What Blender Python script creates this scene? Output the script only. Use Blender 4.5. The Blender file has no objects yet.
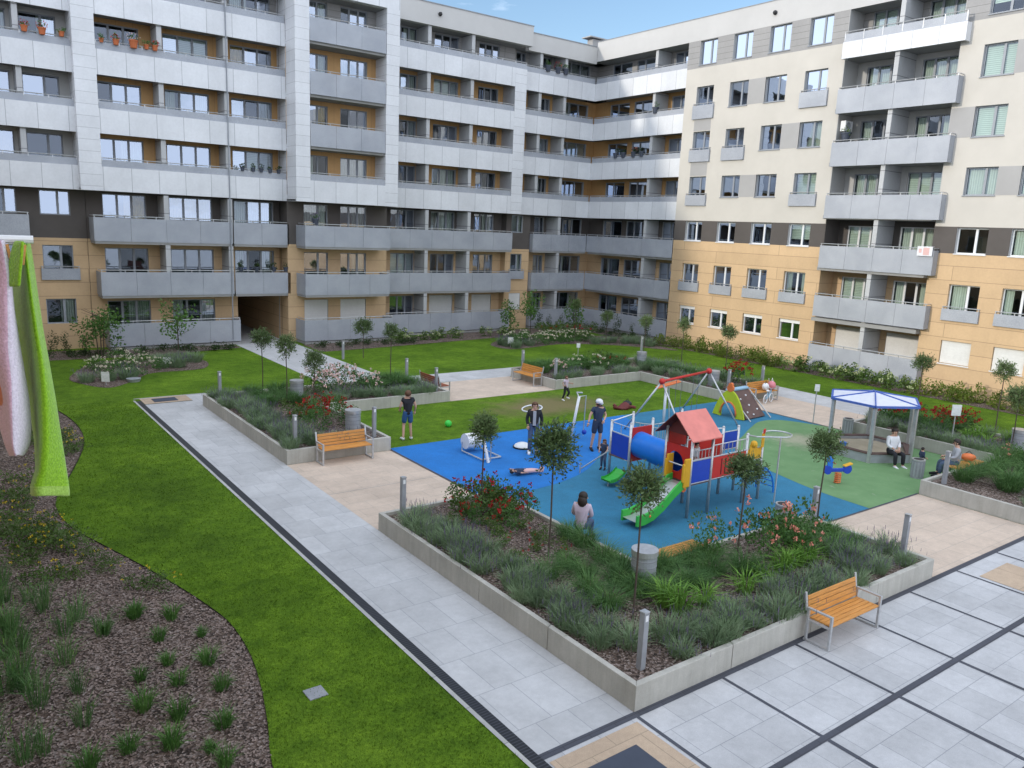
import bpy, bmesh, math, random
from mathutils import Vector, Matrix
random.seed(7)
SC = bpy.context.scene
COL = SC.collection
R = math.radians

# ------------------------------------------------------------------ mesh helpers
class MB:
    """collects shapes and links them as ONE mesh object"""
    def __init__(s): s.v = []; s.f = []; s.m = []
    def face(s, pts, m=0):
        n = len(s.v); s.v += [tuple(p) for p in pts]; s.f.append(tuple(range(n, n + len(pts)))); s.m.append(m)
    def box(s, a, b, m=0):
        x0, x1 = sorted((a[0], b[0])); y0, y1 = sorted((a[1], b[1])); z0, z1 = sorted((a[2], b[2]))
        n = len(s.v)
        s.v += [(x0,y0,z0),(x1,y0,z0),(x1,y1,z0),(x0,y1,z0),(x0,y0,z1),(x1,y0,z1),(x1,y1,z1),(x0,y1,z1)]
        for f in ((0,3,2,1),(4,5,6,7),(0,1,5,4),(1,2,6,5),(2,3,7,6),(3,0,4,7)):
            s.f.append(tuple(n+i for i in f)); s.m.append(m)
        return s
    def obox(s, c, size, rot, m=0):
        """oriented box: centre, size, rotation matrix"""
        n = len(s.v); c = Vector(c)
        for dz in (-.5,.5):
            for dx, dy in ((-.5,-.5),(.5,-.5),(.5,.5),(-.5,.5)):
                s.v.append(tuple(c + rot @ Vector((dx*size[0], dy*size[1], dz*size[2]))))
        for f in ((0,3,2,1),(4,5,6,7),(0,1,5,4),(1,2,6,5),(2,3,7,6),(3,0,4,7)):
            s.f.append(tuple(n+i for i in f)); s.m.append(m)
        return s
    def tube(s, pts, r, seg=8, m=0, r2=None, cap=True):
        pts = [Vector(p) for p in pts]; n0 = len(s.v); k = len(pts)
        prev = None
        for i, p in enumerate(pts):
            d = (pts[min(i+1,k-1)] - pts[max(i-1,0)]).normalized()
            if prev is None:
                a = d.orthogonal().normalized()
            else:
                a = (prev - d*prev.dot(d)).normalized()
            prev = a; b = d.cross(a)
            rr = r if r2 is None else r + (r2-r)*i/(k-1)
            for j in range(seg):
                t = 2*math.pi*j/seg
                s.v.append(tuple(p + (a*math.cos(t)+b*math.sin(t))*rr))
        for i in range(k-1):
            for j in range(seg):
                j2 = (j+1) % seg
                s.f.append((n0+i*seg+j, n0+i*seg+j2, n0+(i+1)*seg+j2, n0+(i+1)*seg+j)); s.m.append(m)
        if cap:
            s.f.append(tuple(n0+j for j in reversed(range(seg)))); s.m.append(m)
            s.f.append(tuple(n0+(k-1)*seg+j for j in range(seg))); s.m.append(m)
        return s
    def prism(s, poly, z0, z1, m=0):
        n = len(s.v); k = len(poly)
        s.v += [(p[0],p[1],z0) for p in poly] + [(p[0],p[1],z1) for p in poly]
        s.f.append(tuple(n+i for i in reversed(range(k)))); s.m.append(m)
        s.f.append(tuple(n+k+i for i in range(k))); s.m.append(m)
        for i in range(k):
            j = (i+1) % k
            s.f.append((n+i, n+j, n+k+j, n+k+i)); s.m.append(m)
        return s
    def ball(s, c, r, m=0, seg=10, rings=6, scale=(1,1,1)):
        n = len(s.v)
        s.v.append((c[0], c[1], c[2]-r*scale[2]))
        for i in range(1, rings):
            p = math.pi*i/rings - math.pi/2
            for j in range(seg):
                t = 2*math.pi*j/seg
                s.v.append((c[0]+r*scale[0]*math.cos(p)*math.cos(t), c[1]+r*scale[1]*math.cos(p)*math.sin(t), c[2]+r*scale[2]*math.sin(p)))
        s.v.append((c[0], c[1], c[2]+r*scale[2]))
        top = len(s.v)-1
        for j in range(seg):
            j2 = (j+1) % seg
            s.f.append((n, n+1+j2, n+1+j)); s.m.append(m)
            for i in range(rings-2):
                a = n+1+i*seg
                s.f.append((a+j, a+j2, a+seg+j2, a+seg+j)); s.m.append(m)
            a = n+1+(rings-2)*seg
            s.f.append((a+j, a+j2, top)); s.m.append(m)
        return s
    def mesh(s, name, mats, smooth=False):
        me = bpy.data.meshes.new(name)
        me.from_pydata(s.v, [], s.f)
        if not isinstance(mats, (list, tuple)): mats = [mats]
        for m in mats: me.materials.append(m)
        me.polygons.foreach_set('material_index', s.m)
        if smooth: me.polygons.foreach_set('use_smooth', [True]*len(s.f))
        me.update()
        return me
    def build(s, name, mats, parent=None, smooth=False, bevel=0):
        o = bpy.data.objects.new(name, s.mesh(name, mats, smooth))
        COL.objects.link(o)
        if parent: o.parent = parent
        if bevel:
            b = o.modifiers.new('bevel', 'BEVEL'); b.width = bevel; b.segments = 2; b.limit_method = 'ANGLE'
        return o

def tag(o, label=None, cat=None, group=None, kind=None):
    if label: o['label'] = label
    if cat: o['category'] = cat
    if group: o['group'] = group
    if kind: o['kind'] = kind
    return o
def thing(name, label, cat, loc=(0,0,0), rz=0, group=None):
    o = bpy.data.objects.new(name, None); COL.objects.link(o)
    o.empty_display_size = .2
    o.location = loc; o.rotation_euler = (0,0,rz)
    return tag(o, label, cat, group)
KIDS = {}
def dup(root, loc, rz=0, label=None, scale=None, group=None):
    """a copy of a thing with copies of its parts and sub-parts"""
    if root not in KIDS:
        KIDS[root] = [(c, list(c.children)) for c in root.children]
    r = root.copy(); COL.objects.link(r)
    r.location = loc; r.rotation_euler = (0,0,rz)
    if scale: r.scale = (scale,)*3 if not isinstance(scale, tuple) else scale
    if label: r['label'] = label
    if group: r['group'] = group
    for c, gs in KIDS[root]:
        n = c.copy(); COL.objects.link(n); n.parent = r
        for g in gs:
            k = g.copy(); COL.objects.link(k); k.parent = n
    return r

# ------------------------------------------------------------------ materials
def nt(name):
    m = bpy.data.materials.new(name); m.use_nodes = True
    t = m.node_tree; b = t.nodes['Principled BSDF']
    return m, t, b
def node(t, typ, **kw):
    n = t.nodes.new(typ)
    for k, v in kw.items():
        if k.startswith('i_'): n.inputs[k[2:].replace('_',' ')].default_value = v
        else: setattr(n, k, v)
    return n
def coords(t, world=True):
    if world: return node(t, 'ShaderNodeNewGeometry').outputs['Position']
    return node(t, 'ShaderNodeTexCoord').outputs['Object']
def mixc(t, fac, a, b, typ='MIX'):
    n = node(t, 'ShaderNodeMix', data_type='RGBA', blend_type=typ)
    for i, v in ((0, fac), (6, a), (7, b)):
        if hasattr(v, 'default_value'): t.links.new(v, n.inputs[i])
        elif i == 0: n.inputs[0].default_value = v
        else: n.inputs[i].default_value = (*v, 1) if len(v) == 3 else v
    return n.outputs[2]
def ramp(t, v, stops):
    n = node(t, 'ShaderNodeValToRGB'); e = n.color_ramp.elements
    while len(e) < len(stops): e.new(.5)
    for i, (p, c) in enumerate(stops):
        e[i].position = p; e[i].color = (*c, 1) if len(c) == 3 else c
    t.links.new(v, n.inputs[0]); return n.outputs[0]
def noise(t, co, scale, detail=3, rough=.6):
    n = node(t, 'ShaderNodeTexNoise', i_Scale=scale, i_Detail=detail, i_Roughness=rough)
    t.links.new(co, n.inputs['Vector']); return n.outputs['Fac']
def bump(t, b, h, strength=.3, dist=.02):
    n = node(t, 'ShaderNodeBump'); n.inputs['Strength'].default_value = strength; n.inputs['Distance'].default_value = dist
    t.links.new(h, n.inputs['Height']); t.links.new(n.outputs[0], b.inputs['Normal'])
def setc(t, b, c): t.links.new(c, b.inputs['Base Color'])

def plain(name, col, rough=.6, var=.12, scale=6, metal=0, world=True, spec=.4, bumps=0):
    m, t, b = nt(name)
    co = coords(t, world)
    n = noise(t, co, scale, 4)
    lo = tuple(c*(1-var) for c in col); hi = tuple(min(1, c*(1+var)) for c in col)
    setc(t, b, ramp(t, n, [(.3, lo), (.7, hi)]))
    b.inputs['Roughness'].default_value = rough; b.inputs['Metallic'].default_value = metal
    b.inputs['Specular IOR Level'].default_value = spec
    if bumps: bump(t, b, noise(t, co, scale*8, 3), bumps, .01)
    return m

def panelled(name, col, joint, bw, rh, mortar, axes, off=(0,0), var=.06, rough=.5, offset=0., vscale=.5, freq=2):
    """flat cladding with joint lines; axes = which two world axes span the wall"""
    m, t, b = nt(name)
    co = coords(t)
    sp = node(t, 'ShaderNodeSeparateXYZ'); t.links.new(co, sp.inputs[0])
    cb = node(t, 'ShaderNodeCombineXYZ')
    for i, a in enumerate(axes):
        ad = node(t, 'ShaderNodeMath', operation='ADD'); ad.inputs[1].default_value = off[i]
        t.links.new(sp.outputs[a], ad.inputs[0]); t.links.new(ad.outputs[0], cb.inputs[i])
    br = node(t, 'ShaderNodeTexBrick', offset=offset, offset_frequency=freq)
    br.inputs['Scale'].default_value = 1; br.inputs['Mortar Size'].default_value = mortar; br.inputs['Mortar Smooth'].default_value = .1
    br.inputs['Brick Width'].default_value = bw; br.inputs['Row Height'].default_value = rh; br.inputs['Bias'].default_value = 0
    br.inputs['Color1'].default_value = (*[c*(1-var) for c in col], 1); br.inputs['Color2'].default_value = (*[min(1,c*(1+var)) for c in col], 1)
    br.inputs['Mortar'].default_value = (*joint, 1)
    t.links.new(cb.outputs[0], br.inputs['Vector'])
    n = noise(t, co, vscale, 5, .65)
    sh = ramp(t, n, [(.25, (.88,.88,.88)), (.75, (1.06,1.06,1.06))])
    n2 = noise(t, co, 9, 4)
    sh2 = ramp(t, n2, [(.3, (.95,.95,.95)), (.7, (1.03,1.03,1.03))])
    mpg = node(t, 'ShaderNodeMapping'); mpg.inputs['Scale'].default_value = (3, 3, .3); t.links.new(co, mpg.inputs[0])
    sh3 = ramp(t, noise(t, mpg.outputs[0], 1, 5, .65), [(.3, (.972,.972,.970)), (.6, (1.01,1.01,1.01))])
    c = mixc(t, 1, br.outputs['Color'], sh3, 'MULTIPLY'); c = mixc(t, 1, c, sh, 'MULTIPLY'); c = mixc(t, 1, c, sh2, 'MULTIPLY')
    setc(t, b, c); b.inputs['Roughness'].default_value = rough
    bump(t, b, br.outputs['Fac'], -.4, .01) if False else None
    return m

def rubber(name, col):
    m, t, b = nt(name); co = coords(t)
    lo = lambda k: tuple(c*k for c in col)
    c = ramp(t, noise(t, co, .9, 6, .7), [(.3, lo(.82)), (.7, lo(1.15))])
    c = mixc(t, 1, c, ramp(t, noise(t, co, 55, 2), [(.3, (.80,.80,.80)), (.7, (1.2,1.2,1.2))]), 'MULTIPLY')
    c = mixc(t, ramp(t, noise(t, co, 2.3, 7, .8), [(.60, (0,0,0)), (.80, (.45,.45,.45))]), c, (.17,.23,.29))
    setc(t, b, c); b.inputs['Roughness'].default_value = .9; bump(t, b, noise(t, co, 60, 2), .3, .01); return m
M = {}
XZ = ('X','Z'); YZ = ('Y','Z'); XY = ('X','Y')
for side, ax in (('x', XZ), ('y', YZ)):
    M['white_'+side] = panelled('white_cladding_'+side, (.62,.635,.66), (.27,.28,.30), 1.32, 40, .012, ax, (.3, 0), .05, .42)
    M['pillar_'+side] = panelled('white_pillar_'+side, (.62,.635,.66), (.36,.37,.39), 12, .56, .010, ax, (3, 0), .03, .42)
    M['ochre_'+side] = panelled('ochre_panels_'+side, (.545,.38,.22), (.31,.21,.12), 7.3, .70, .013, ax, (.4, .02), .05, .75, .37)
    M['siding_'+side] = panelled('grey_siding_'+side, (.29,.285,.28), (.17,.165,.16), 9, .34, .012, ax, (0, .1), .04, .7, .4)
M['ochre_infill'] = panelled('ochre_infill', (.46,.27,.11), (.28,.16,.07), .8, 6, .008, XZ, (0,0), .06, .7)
M['stucco'] = plain('cream_stucco', (.50,.475,.43), .9, .05, .6, bumps=.15)
M['parapet'] = plain('pale_parapet_render', (.47,.465,.455), .9, .05, .5, bumps=.1)
M['dark_band'] = plain('dark_brown_grey_render', (.088,.078,.072), .85, .1, .8, bumps=.1)
M['grey_panel'] = plain('smooth_grey_panel', (.33,.325,.32), .7, .05, .7)
M['reveal'] = plain('recess_render', (.41,.41,.40), .85, .08, .8)  # grey lowered to put recess shade into the colour
M['soffit'] = plain('soffit_concrete', (.27,.27,.265), .9, .1, 1.2)  # tone darkened so the balcony undersides carry their shade
M['fin'] = panelled('grey_partition', (.42,.43,.44), (.18,.18,.19), 9, .93, .02, XZ, (0,.25), .03, .6)
M['rail_metal'] = plain('galvanised_rail', (.48,.49,.50), .35, .1, 8, metal=.6)
M['roof'] = plain('roof_membrane', (.16,.16,.16), .9, .15, .6)
M['frame_grey'] = plain('window_frame_grey', (.24,.26,.29), .45, .06, 4)
M['frame_white'] = plain('window_frame_white', (.66,.67,.68), .4, .04, 4)
M['room'] = plain('unlit_dark', (.035,.033,.032), .95, .5, .5)  # near-black colour stands in for the shade of unlit spaces
M['curtain'] = panelled('pale_curtain', (.60,.60,.57), (.40,.40,.38), .11, 9, .03, XZ, (0,0), .1, .9)
M['curtain_y'] = panelled('pale_curtain_y', (.62,.64,.58), (.46,.48,.44), .11, 9, .03, YZ, (0,0), .08, .9)
M['blind_y'] = panelled('slatted_blind', (.62,.66,.60), (.40,.44,.40), 9, .09, .02, YZ, (0,0), .02, .7)
M['blind_x'] = panelled('slatted_blind_x', (.60,.61,.60), (.45,.46,.46), 9, .09, .02, XZ, (0,0), .02, .7)
M['shutter'] = panelled('roller_shutter', (.66,.66,.64), (.50,.50,.49), 9, .05, .006, XZ, (0,0), .02, .6)
M['ochre_curtain'] = plain('ochre_curtain', (.55,.36,.14), .9, .15, 5)

def glass(name, REFL):
    m, t, b = nt(name)
    out = t.nodes['Material Output']; t.nodes.remove(b)
    lw = node(t, 'ShaderNodeFresnel', i_IOR=1.75)
    mp = node(t, 'ShaderNodeMapRange'); mp.inputs[3].default_value = REFL; mp.inputs[4].default_value = 1.1
    t.links.new(lw.outputs[0], mp.inputs[0])
    tr = node(t, 'ShaderNodeBsdfTransparent'); tr.inputs[0].default_value = (.84,.93,.88,1)
    gl = node(t, 'ShaderNodeBsdfGlossy'); gl.inputs['Roughness'].default_value = .015; gl.inputs[0].default_value = (.46,.52,.62,1) if name == 'window_glass' else (.70,.79,.95,1)
    co = coords(t); bp = node(t, 'ShaderNodeBump'); bp.inputs['Strength'].default_value = .06; bp.inputs['Distance'].default_value = .05
    t.links.new(noise(t, co, .9, 2), bp.inputs['Height']); t.links.new(bp.outputs[0], gl.inputs['Normal'])
    mx = node(t, 'ShaderNodeMixShader')
    t.links.new(mp.outputs[0], mx.inputs[0]); t.links.new(tr.outputs[0], mx.inputs[1]); t.links.new(gl.outputs[0], mx.inputs[2])
    t.links.new(mx.outputs[0], out.inputs[0])
    return m
M['glass'] = glass('reflective_window_glass', .36); M['glass_y'] = glass('window_glass', .07); M['glass_dim'] = glass('dim_window_glass', .05)

def perforated():
    m, t, b = nt('perforated_grey_sheet')
    co = coords(t)
    n = noise(t, co, .7, 4); n2 = noise(t, co, 30, 2)
    c = ramp(t, n, [(.3, (.33,.355,.40)), (.7, (.42,.445,.49))])
    c = mixc(t, 1, c, ramp(t, n2, [(.3, (.86,.86,.86)), (.7, (1.1,1.1,1.1))]), 'MULTIPLY')
    setc(t, b, c); b.inputs['Roughness'].default_value = .55; b.inputs['Metallic'].default_value = .15
    tr = node(t, 'ShaderNodeBsdfTransparent'); mx = node(t, 'ShaderNodeMixShader'); mx.inputs[0].default_value = .16
    t.links.new(b.outputs[0], mx.inputs[1]); t.links.new(tr.outputs[0], mx.inputs[2])
    t.links.new(mx.outputs[0], t.nodes['Material Output'].inputs[0])
    return m
M['perf'] = perforated()

def lawn():
    m, t, b = nt('mown_lawn')
    co = coords(t)
    a = noise(t, co, .35, 4, .6); f = noise(t, co, 14, 4, .7); g = noise(t, co, 70, 3, .7)
    b_ = noise(t, co, 2.6, 5, .7)
    c = ramp(t, a, [(.28, (.058,.120,.009)), (.5, (.094,.185,.012)), (.72, (.145,.258,.020))])
    c = mixc(t, 1, c, ramp(t, b_, [(.28, (.60,.66,.60)), (.72, (1.34,1.26,1.2))]), 'MULTIPLY')
    c = mixc(t, 1, c, ramp(t, f, [(.3, (.62,.66,.6)), (.7, (1.3,1.26,1.25))]), 'MULTIPLY')
    c = mixc(t, 1, c, ramp(t, g, [(.3, (.50,.54,.5)), (.7, (1.45,1.4,1.4))]), 'MULTIPLY')
    # worn dry patch in the play lawn
    sp = node(t, 'ShaderNodeVectorMath', operation='SUBTRACT'); sp.inputs[1].default_value = (20.6, 25.0, 0); t.links.new(co, sp.inputs[0])
    ml = node(t, 'ShaderNodeVectorMath', operation='MULTIPLY'); ml.inputs[1].default_value = (.26,.48,0); t.links.new(sp.outputs[0], ml.inputs[0])
    ln = node(t, 'ShaderNodeVectorMath', operation='LENGTH'); t.links.new(ml.outputs[0], ln.inputs[0])
    ad = node(t, 'ShaderNodeMath', operation='ADD'); t.links.new(ln.outputs['Value'], ad.inputs[0])
    nn = node(t, 'ShaderNodeMath', operation='MULTIPLY_ADD'); nn.inputs[1].default_value = 1.3; nn.inputs[2].default_value = -.6
    t.links.new(noise(t, co, 1.1, 5, .7), nn.inputs[0]); t.links.new(nn.outputs[0], ad.inputs[1])
    w = ramp(t, ad.outputs[0], [(.35, (1,1,1)), (1.0, (0,0,0))])
    c = mixc(t, w, c, mixc(t, g, (.13,.12,.045), (.24,.205,.10)))
    setc(t, b, c); b.inputs['Roughness'].default_value = .9; b.inputs['Specular IOR Level'].default_value = .15
    bump(t, b, g, .8, .03)
    return m
M['lawn'] = lawn()

def pavers(name, col, bw, rh, var=.05, joint=(.25,.25,.25), off=(0,0), mortar=.006, speck=.12, axes=XY, offset=.5, stain=.13):
    m = panelled(name, col, joint, bw, rh, mortar, axes, off, var, .8, offset, .45)
    t = m.node_tree; b = t.nodes['Principled BSDF']
    c = b.inputs['Base Color'].links[0].from_socket
    co = coords(t)
    c = mixc(t, 1, c, ramp(t, noise(t, co, 160, 2), [(.35, (1-speck,)*3), (.65, (1+speck,)*3)]), 'MULTIPLY')
    c = mixc(t, 1, c, ramp(t, noise(t, co, 1.3, 6, .75), [(.35, (1-stain,)*3), (.6, (1.02,)*3)]), 'MULTIPLY')
    setc(t, b, c); bump(t, b, noise(t, co, 120, 2), .15, .004)
    return m
M['path'] = pavers('granite_path_slabs', (.475,.48,.485), .62, 1.05, .075, (.30,.31,.33), (.05,.25), .006)
M['plaza'] = pavers('granite_plaza_slabs', (.465,.47,.48), .68, .64, .085, (.29,.30,.32), (.13,.1), .006)
M['tan'] = pavers('tan_paving_slabs', (.56,.455,.365), .85, .52, .05, (.40,.35,.30), (.1,.1), .006, .12)
M['tan_warm'] = pavers('warm_tan_slabs', (.46,.35,.25), .95, .9, .05, (.3,.24,.17), (.65,.1), .007, .14)
M['strip'] = pavers('charcoal_granite_strip', (.062,.067,.085), .5, .5, .1, (.04,.04,.05), (0,0), .006, .25)
M['kerb'] = pavers('pale_kerb', (.42,.42,.40), 1, 1, .05, (.25,.25,.25), (0,0), .01)
M['drain'] = panelled('slotted_drain_grate', (.05,.053,.062), (.012,.012,.014), 9, .06, .022, XY, (0,0), .05, .5)
M['rubber_blue'] = rubber('bright_blue_rubber', (.008,.150,.46))
M['rubber_teal'] = rubber('teal_blue_rubber', (.022,.160,.275))
def green_rubber():
    m, t, b = nt('green_rubber'); co = coords(t)
    c = ramp(t, noise(t, co, 1.2, 4), [(.3, (.105,.215,.085)), (.7, (.145,.265,.115))])
    c = mixc(t, ramp(t, noise(t, co, 3.1, 6, .8), [(.60, (0,0,0)), (.72, (1,1,1))]), c, (.30,.33,.24))
    # sand tracked out of the sandpit
    sp = node(t, 'ShaderNodeVectorMath', operation='DISTANCE'); sp.inputs[1].default_value = (25.4, 16.2, 0); t.links.new(co, sp.inputs[0])
    ad = node(t, 'ShaderNodeMath', operation='MULTIPLY_ADD'); ad.inputs[1].default_value = 3.2; t.links.new(noise(t, co, 1.6, 6, .8), ad.inputs[0]); t.links.new(sp.outputs['Value'], ad.inputs[2])
    c = mixc(t, ramp(t, ad.outputs[0], [(0, (1,1,1)), (1, (1,1,1))]), c, c)
    mr = node(t, 'ShaderNodeMapRange'); mr.inputs[1].default_value = 1.7; mr.inputs[2].default_value = 3.0; mr.inputs[3].default_value = .75; mr.inputs[4].default_value = 0
    t.links.new(ad.outputs[0], mr.inputs[0]); c = mixc(t, mr.outputs[0], c, (.42,.38,.29))
    setc(t, b, c); b.inputs['Roughness'].default_value = .9; bump(t, b, noise(t, co, 60, 2), .2, .01)
    return m
M['rubber_green'] = green_rubber()
def mulch():
    m, t, b = nt('bark_mulch'); co = coords(t)
    v = node(t, 'ShaderNodeTexVoronoi', i_Scale=26.); t.links.new(co, v.inputs['Vector'])
    h = node(t, 'ShaderNodeSeparateColor'); t.links.new(v.outputs['Color'], h.inputs[0])
    c = ramp(t, h.outputs[0], [(.0, (.030,.021,.016)), (.35, (.085,.056,.042)), (.7, (.165,.118,.092)), (1, (.34,.28,.25))])
    c = mixc(t, 1, c, ramp(t, noise(t, co, .8, 4), [(.3, (.7,.7,.7)), (.7, (1.2,1.2,1.2))]), 'MULTIPLY')
    setc(t, b, c); b.inputs['Roughness'].default_value = .95; bump(t, b, v.outputs['Distance'], 1, .04)
    return m
M['mulch'] = mulch()
M['chip'] = plain('bark_chip', (.21,.16,.137), .9, .65, 40)
M['sand'] = plain('play_sand', (.46,.40,.30), .95, .12, 3, bumps=.5)
def concrete():
    m, t, b = nt('planter_concrete'); co = coords(t)
    c = ramp(t, noise(t, co, 1.2, 6, .7), [(.3, (.36,.35,.315)), (.7, (.47,.455,.41))])
    mp = node(t, 'ShaderNodeMapping'); mp.inputs['Scale'].default_value = (7, 7, .6); t.links.new(co, mp.inputs[0])
    c = mixc(t, 1, c, ramp(t, noise(t, mp.outputs[0], 1, 5, .7), [(.3, (.86,.86,.84)), (.62, (1.03,1.03,1.03))]), 'MULTIPLY')
    c = mixc(t, 1, c, ramp(t, noise(t, co, 60, 2), [(.3, (.93,)*3), (.7, (1.05,)*3)]), 'MULTIPLY')
    setc(t, b, c); b.inputs['Roughness'].default_value = .85; bump(t, b, noise(t, co, 50, 3), .15, .005)
    return m
M['concrete'] = concrete()
def wood(name, col):
    m, t, b = nt(name); co = coords(t, False)
    mp = node(t, 'ShaderNodeMapping'); mp.inputs['Scale'].default_value = (2.5, 30, 30); t.links.new(co, mp.inputs[0])
    n = noise(t, mp.outputs[0], 1.5, 5, .6)
    setc(t, b, ramp(t, n, [(.3, tuple(c*.72 for c in col)), (.7, tuple(c*1.18 for c in col))]))
    b.inputs['Roughness'].default_value = .45; return m
M['wood'] = wood('oiled_bench_wood', (.56,.25,.055))
M['wood_red'] = wood('red_brown_bench_wood', (.30,.085,.035))
M['steel'] = plain('brushed_steel', (.50,.51,.52), .38, .12, 12, metal=.55, world=False)
M['bollard'] = plain('grey_light_post', (.27,.28,.30), .5, .12, 5)
M['drum'] = plain('grey_vent_metal', (.36,.38,.41), .45, .1, 4, metal=.3)
M['black'] = plain('black_metal', (.02,.02,.022), .5, .2, 8)
M['white'] = plain('white_plastic', (.72,.73,.74), .5, .05, 4)
def solid(name, c, rough=.45, var=.07, scale=5): M[name] = plain(name, c, rough, var, scale, world=False); return M[name]
solid('play_red', (.48,.025,.02)); solid('play_blue', (.012,.055,.42)); solid('tube_blue', (.012,.17,.62), .3)
solid('play_yellow', (.66,.36,.02)); solid('play_lime', (.42,.52,.03)); solid('play_green', (.05,.42,.06)); solid('play_orange', (.65,.17,.05))
solid('roof_pink', (.62,.20,.17), .6, .1, 3); solid('roof_dark', (.13,.028,.025), .7); solid('ball_green', (.05,.55,.07)); solid('brown_board', (.115,.072,.065), .7, .2, 3)
solid('rope', (.12,.12,.13), .8); solid('terracotta', (.42,.12,.045), .8); solid('pink', (.62,.22,.25), .7); solid('pale_blue', (.25,.42,.55), .5)
solid('sign_face', (.66,.68,.66), .5, .12, 14)
solid('pergola_blue', (.06,.12,.40), .5); solid('pergola_roof', (.60,.62,.68), .6); solid('slate', (.05,.06,.085), .6)

def leaf(name, cols, rough=.55, scale=3.0, trans=.25):
    m, t, b = nt(name)
    co = coords(t)
    oi = node(t, 'ShaderNodeObjectInfo')
    n = noise(t, co, scale, 3, .7)
    c = ramp(t, n, [(.25, cols[0]), (.5, cols[1]), (.78, cols[2])])
    c = mixc(t, 1, c, ramp(t, oi.outputs['Random'], [(0, (.8,.84,.8)), (1, (1.18,1.15,1.15))]), 'MULTIPLY')
    setc(t, b, c); b.inputs['Roughness'].default_value = rough; b.inputs['Specular IOR Level'].default_value = .3
    tl = node(t, 'ShaderNodeBsdfTranslucent'); t.links.new(c, tl.inputs[0])
    mx = node(t, 'ShaderNodeMixShader'); mx.inputs[0].default_value = trans
    t.links.new(b.outputs[0], mx.inputs[1]); t.links.new(tl.outputs[0], mx.inputs[2]); t.links.new(mx.outputs[0], t.nodes['Material Output'].inputs[0])
    return m
M['lavender'] = leaf('lavender_foliage', [(.105,.165,.088), (.185,.265,.145), (.29,.37,.23)], .8, 4)
M['lav_flower'] = leaf('lavender_spike', [(.10,.085,.14), (.15,.125,.20), (.20,.17,.26)], .8, 6)
M['grassy'] = leaf('long_green_blades', [(.07,.165,.022), (.13,.27,.04), (.21,.38,.07)], .6, 4)
M['grassy_dark'] = leaf('fine_grey_green_blades', [(.042,.105,.032), (.085,.180,.052), (.16,.28,.085)], .65, 4)
M['tuft'] = leaf('dark_green_tuft_blades', [(.04,.115,.022), (.075,.175,.036), (.13,.25,.06)], .6, 4)
M['rose_leaf'] = leaf('rose_leaves', [(.035,.090,.020), (.065,.150,.034), (.11,.21,.055)], .5, 5)
M['rose_leaf_l'] = leaf('light_rose_leaves', [(.045,.09,.02), (.08,.14,.03), (.13,.20,.05)], .5, 5)
M['topiary'] = leaf('willow_grey_green_leaves', [(.062,.105,.036), (.115,.175,.066), (.19,.26,.115)], .55, 7)
M['tree_leaf'] = leaf('fresh_tree_leaves', [(.045,.115,.022), (.080,.175,.036), (.14,.25,.06)], .5, 4)
M['hedge'] = leaf('yellow_green_shrub_leaves', [(.05,.085,.012), (.10,.15,.02), (.20,.24,.035)], .6, 2.5)
M['hydrangea'] = leaf('pale_green_heads', [(.30,.36,.16), (.42,.47,.25), (.52,.55,.36)], .7, 4)
M['dark_shrub'] = leaf('dark_low_shrub', [(.02,.042,.014), (.036,.066,.02), (.055,.09,.03)], .6, 4)
M['rose_red'] = leaf('red_petals', [(.20,.005,.007), (.34,.008,.012), (.48,.025,.025)], .6, 8, .15)
M['rose_pink'] = leaf('coral_pink_petals', [(.60,.17,.13), (.70,.27,.21), (.76,.45,.37)], .6, 8, .15)
M['rose_white'] = leaf('cream_petals', [(.55,.48,.36), (.68,.62,.50), (.74,.70,.60)], .6, 8, .15)
M['rose_mixed'] = leaf('white_and_pink_petals', [(.72,.66,.64), (.70,.50,.47), (.62,.20,.18)], .6, 6, .15)
M['yellow_fl'] = leaf('small_yellow_flowers', [(.45,.33,.02), (.55,.42,.03), (.6,.5,.06)], .6, 8)
M['bark'] = plain('thin_bark', (.075,.058,.045), .9, .3, 20)
# ------------------------------------------------------------------ buildings
class Face:
    """a wall plane; u runs along it, v is height, d goes into the wall"""
    def __init__(s, axis, p): s.axis, s.p = axis, p
    def at(s, p): return Face(s.axis, p)
    def pt(s, u, v, d):
        return (u, s.p+d, v) if s.axis == 'x' else (s.p+d, u, v)
    def box(s, mb, u0, u1, v0, v1, d0, d1, m=0): mb.box(s.pt(u0,v0,d0), s.pt(u1,v1,d1), m)
    def quad(s, mb, u0, u1, v0, v1, d, m=0): mb.face([s.pt(u0,v0,d), s.pt(u1,v0,d), s.pt(u1,v1,d), s.pt(u0,v1,d)], m)
def holed(mb, F, u0, u1, v0, v1, holes, rev, m=0, mrev=1):
    us = sorted({u0, u1, *[h[0] for h in holes], *[h[1] for h in holes]}); vs = sorted({v0, v1, *[h[2] for h in holes], *[h[3] for h in holes]})
    for a, b in zip(us, us[1:]):
        for c, d in zip(vs, vs[1:]):
            mu, mv = (a+b)/2, (c+d)/2
            if not any(h[0] < mu < h[1] and h[2] < mv < h[3] for h in holes): F.quad(mb, a, b, c, d, 0, m)
    for h in holes:
        a, b, c, d = h[:4]
        mb.face([F.pt(a,c,0),F.pt(a,d,0),F.pt(a,d,rev),F.pt(a,c,rev)], mrev); mb.face([F.pt(b,c,0),F.pt(b,d,0),F.pt(b,d,rev),F.pt(b,c,rev)], mrev)
        mb.face([F.pt(a,d,0),F.pt(b,d,0),F.pt(b,d,rev),F.pt(a,d,rev)], mrev); mb.face([F.pt(a,c,0),F.pt(b,c,0),F.pt(b,c,rev),F.pt(a,c,rev)], mrev)
wr = random.Random(11)
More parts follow.
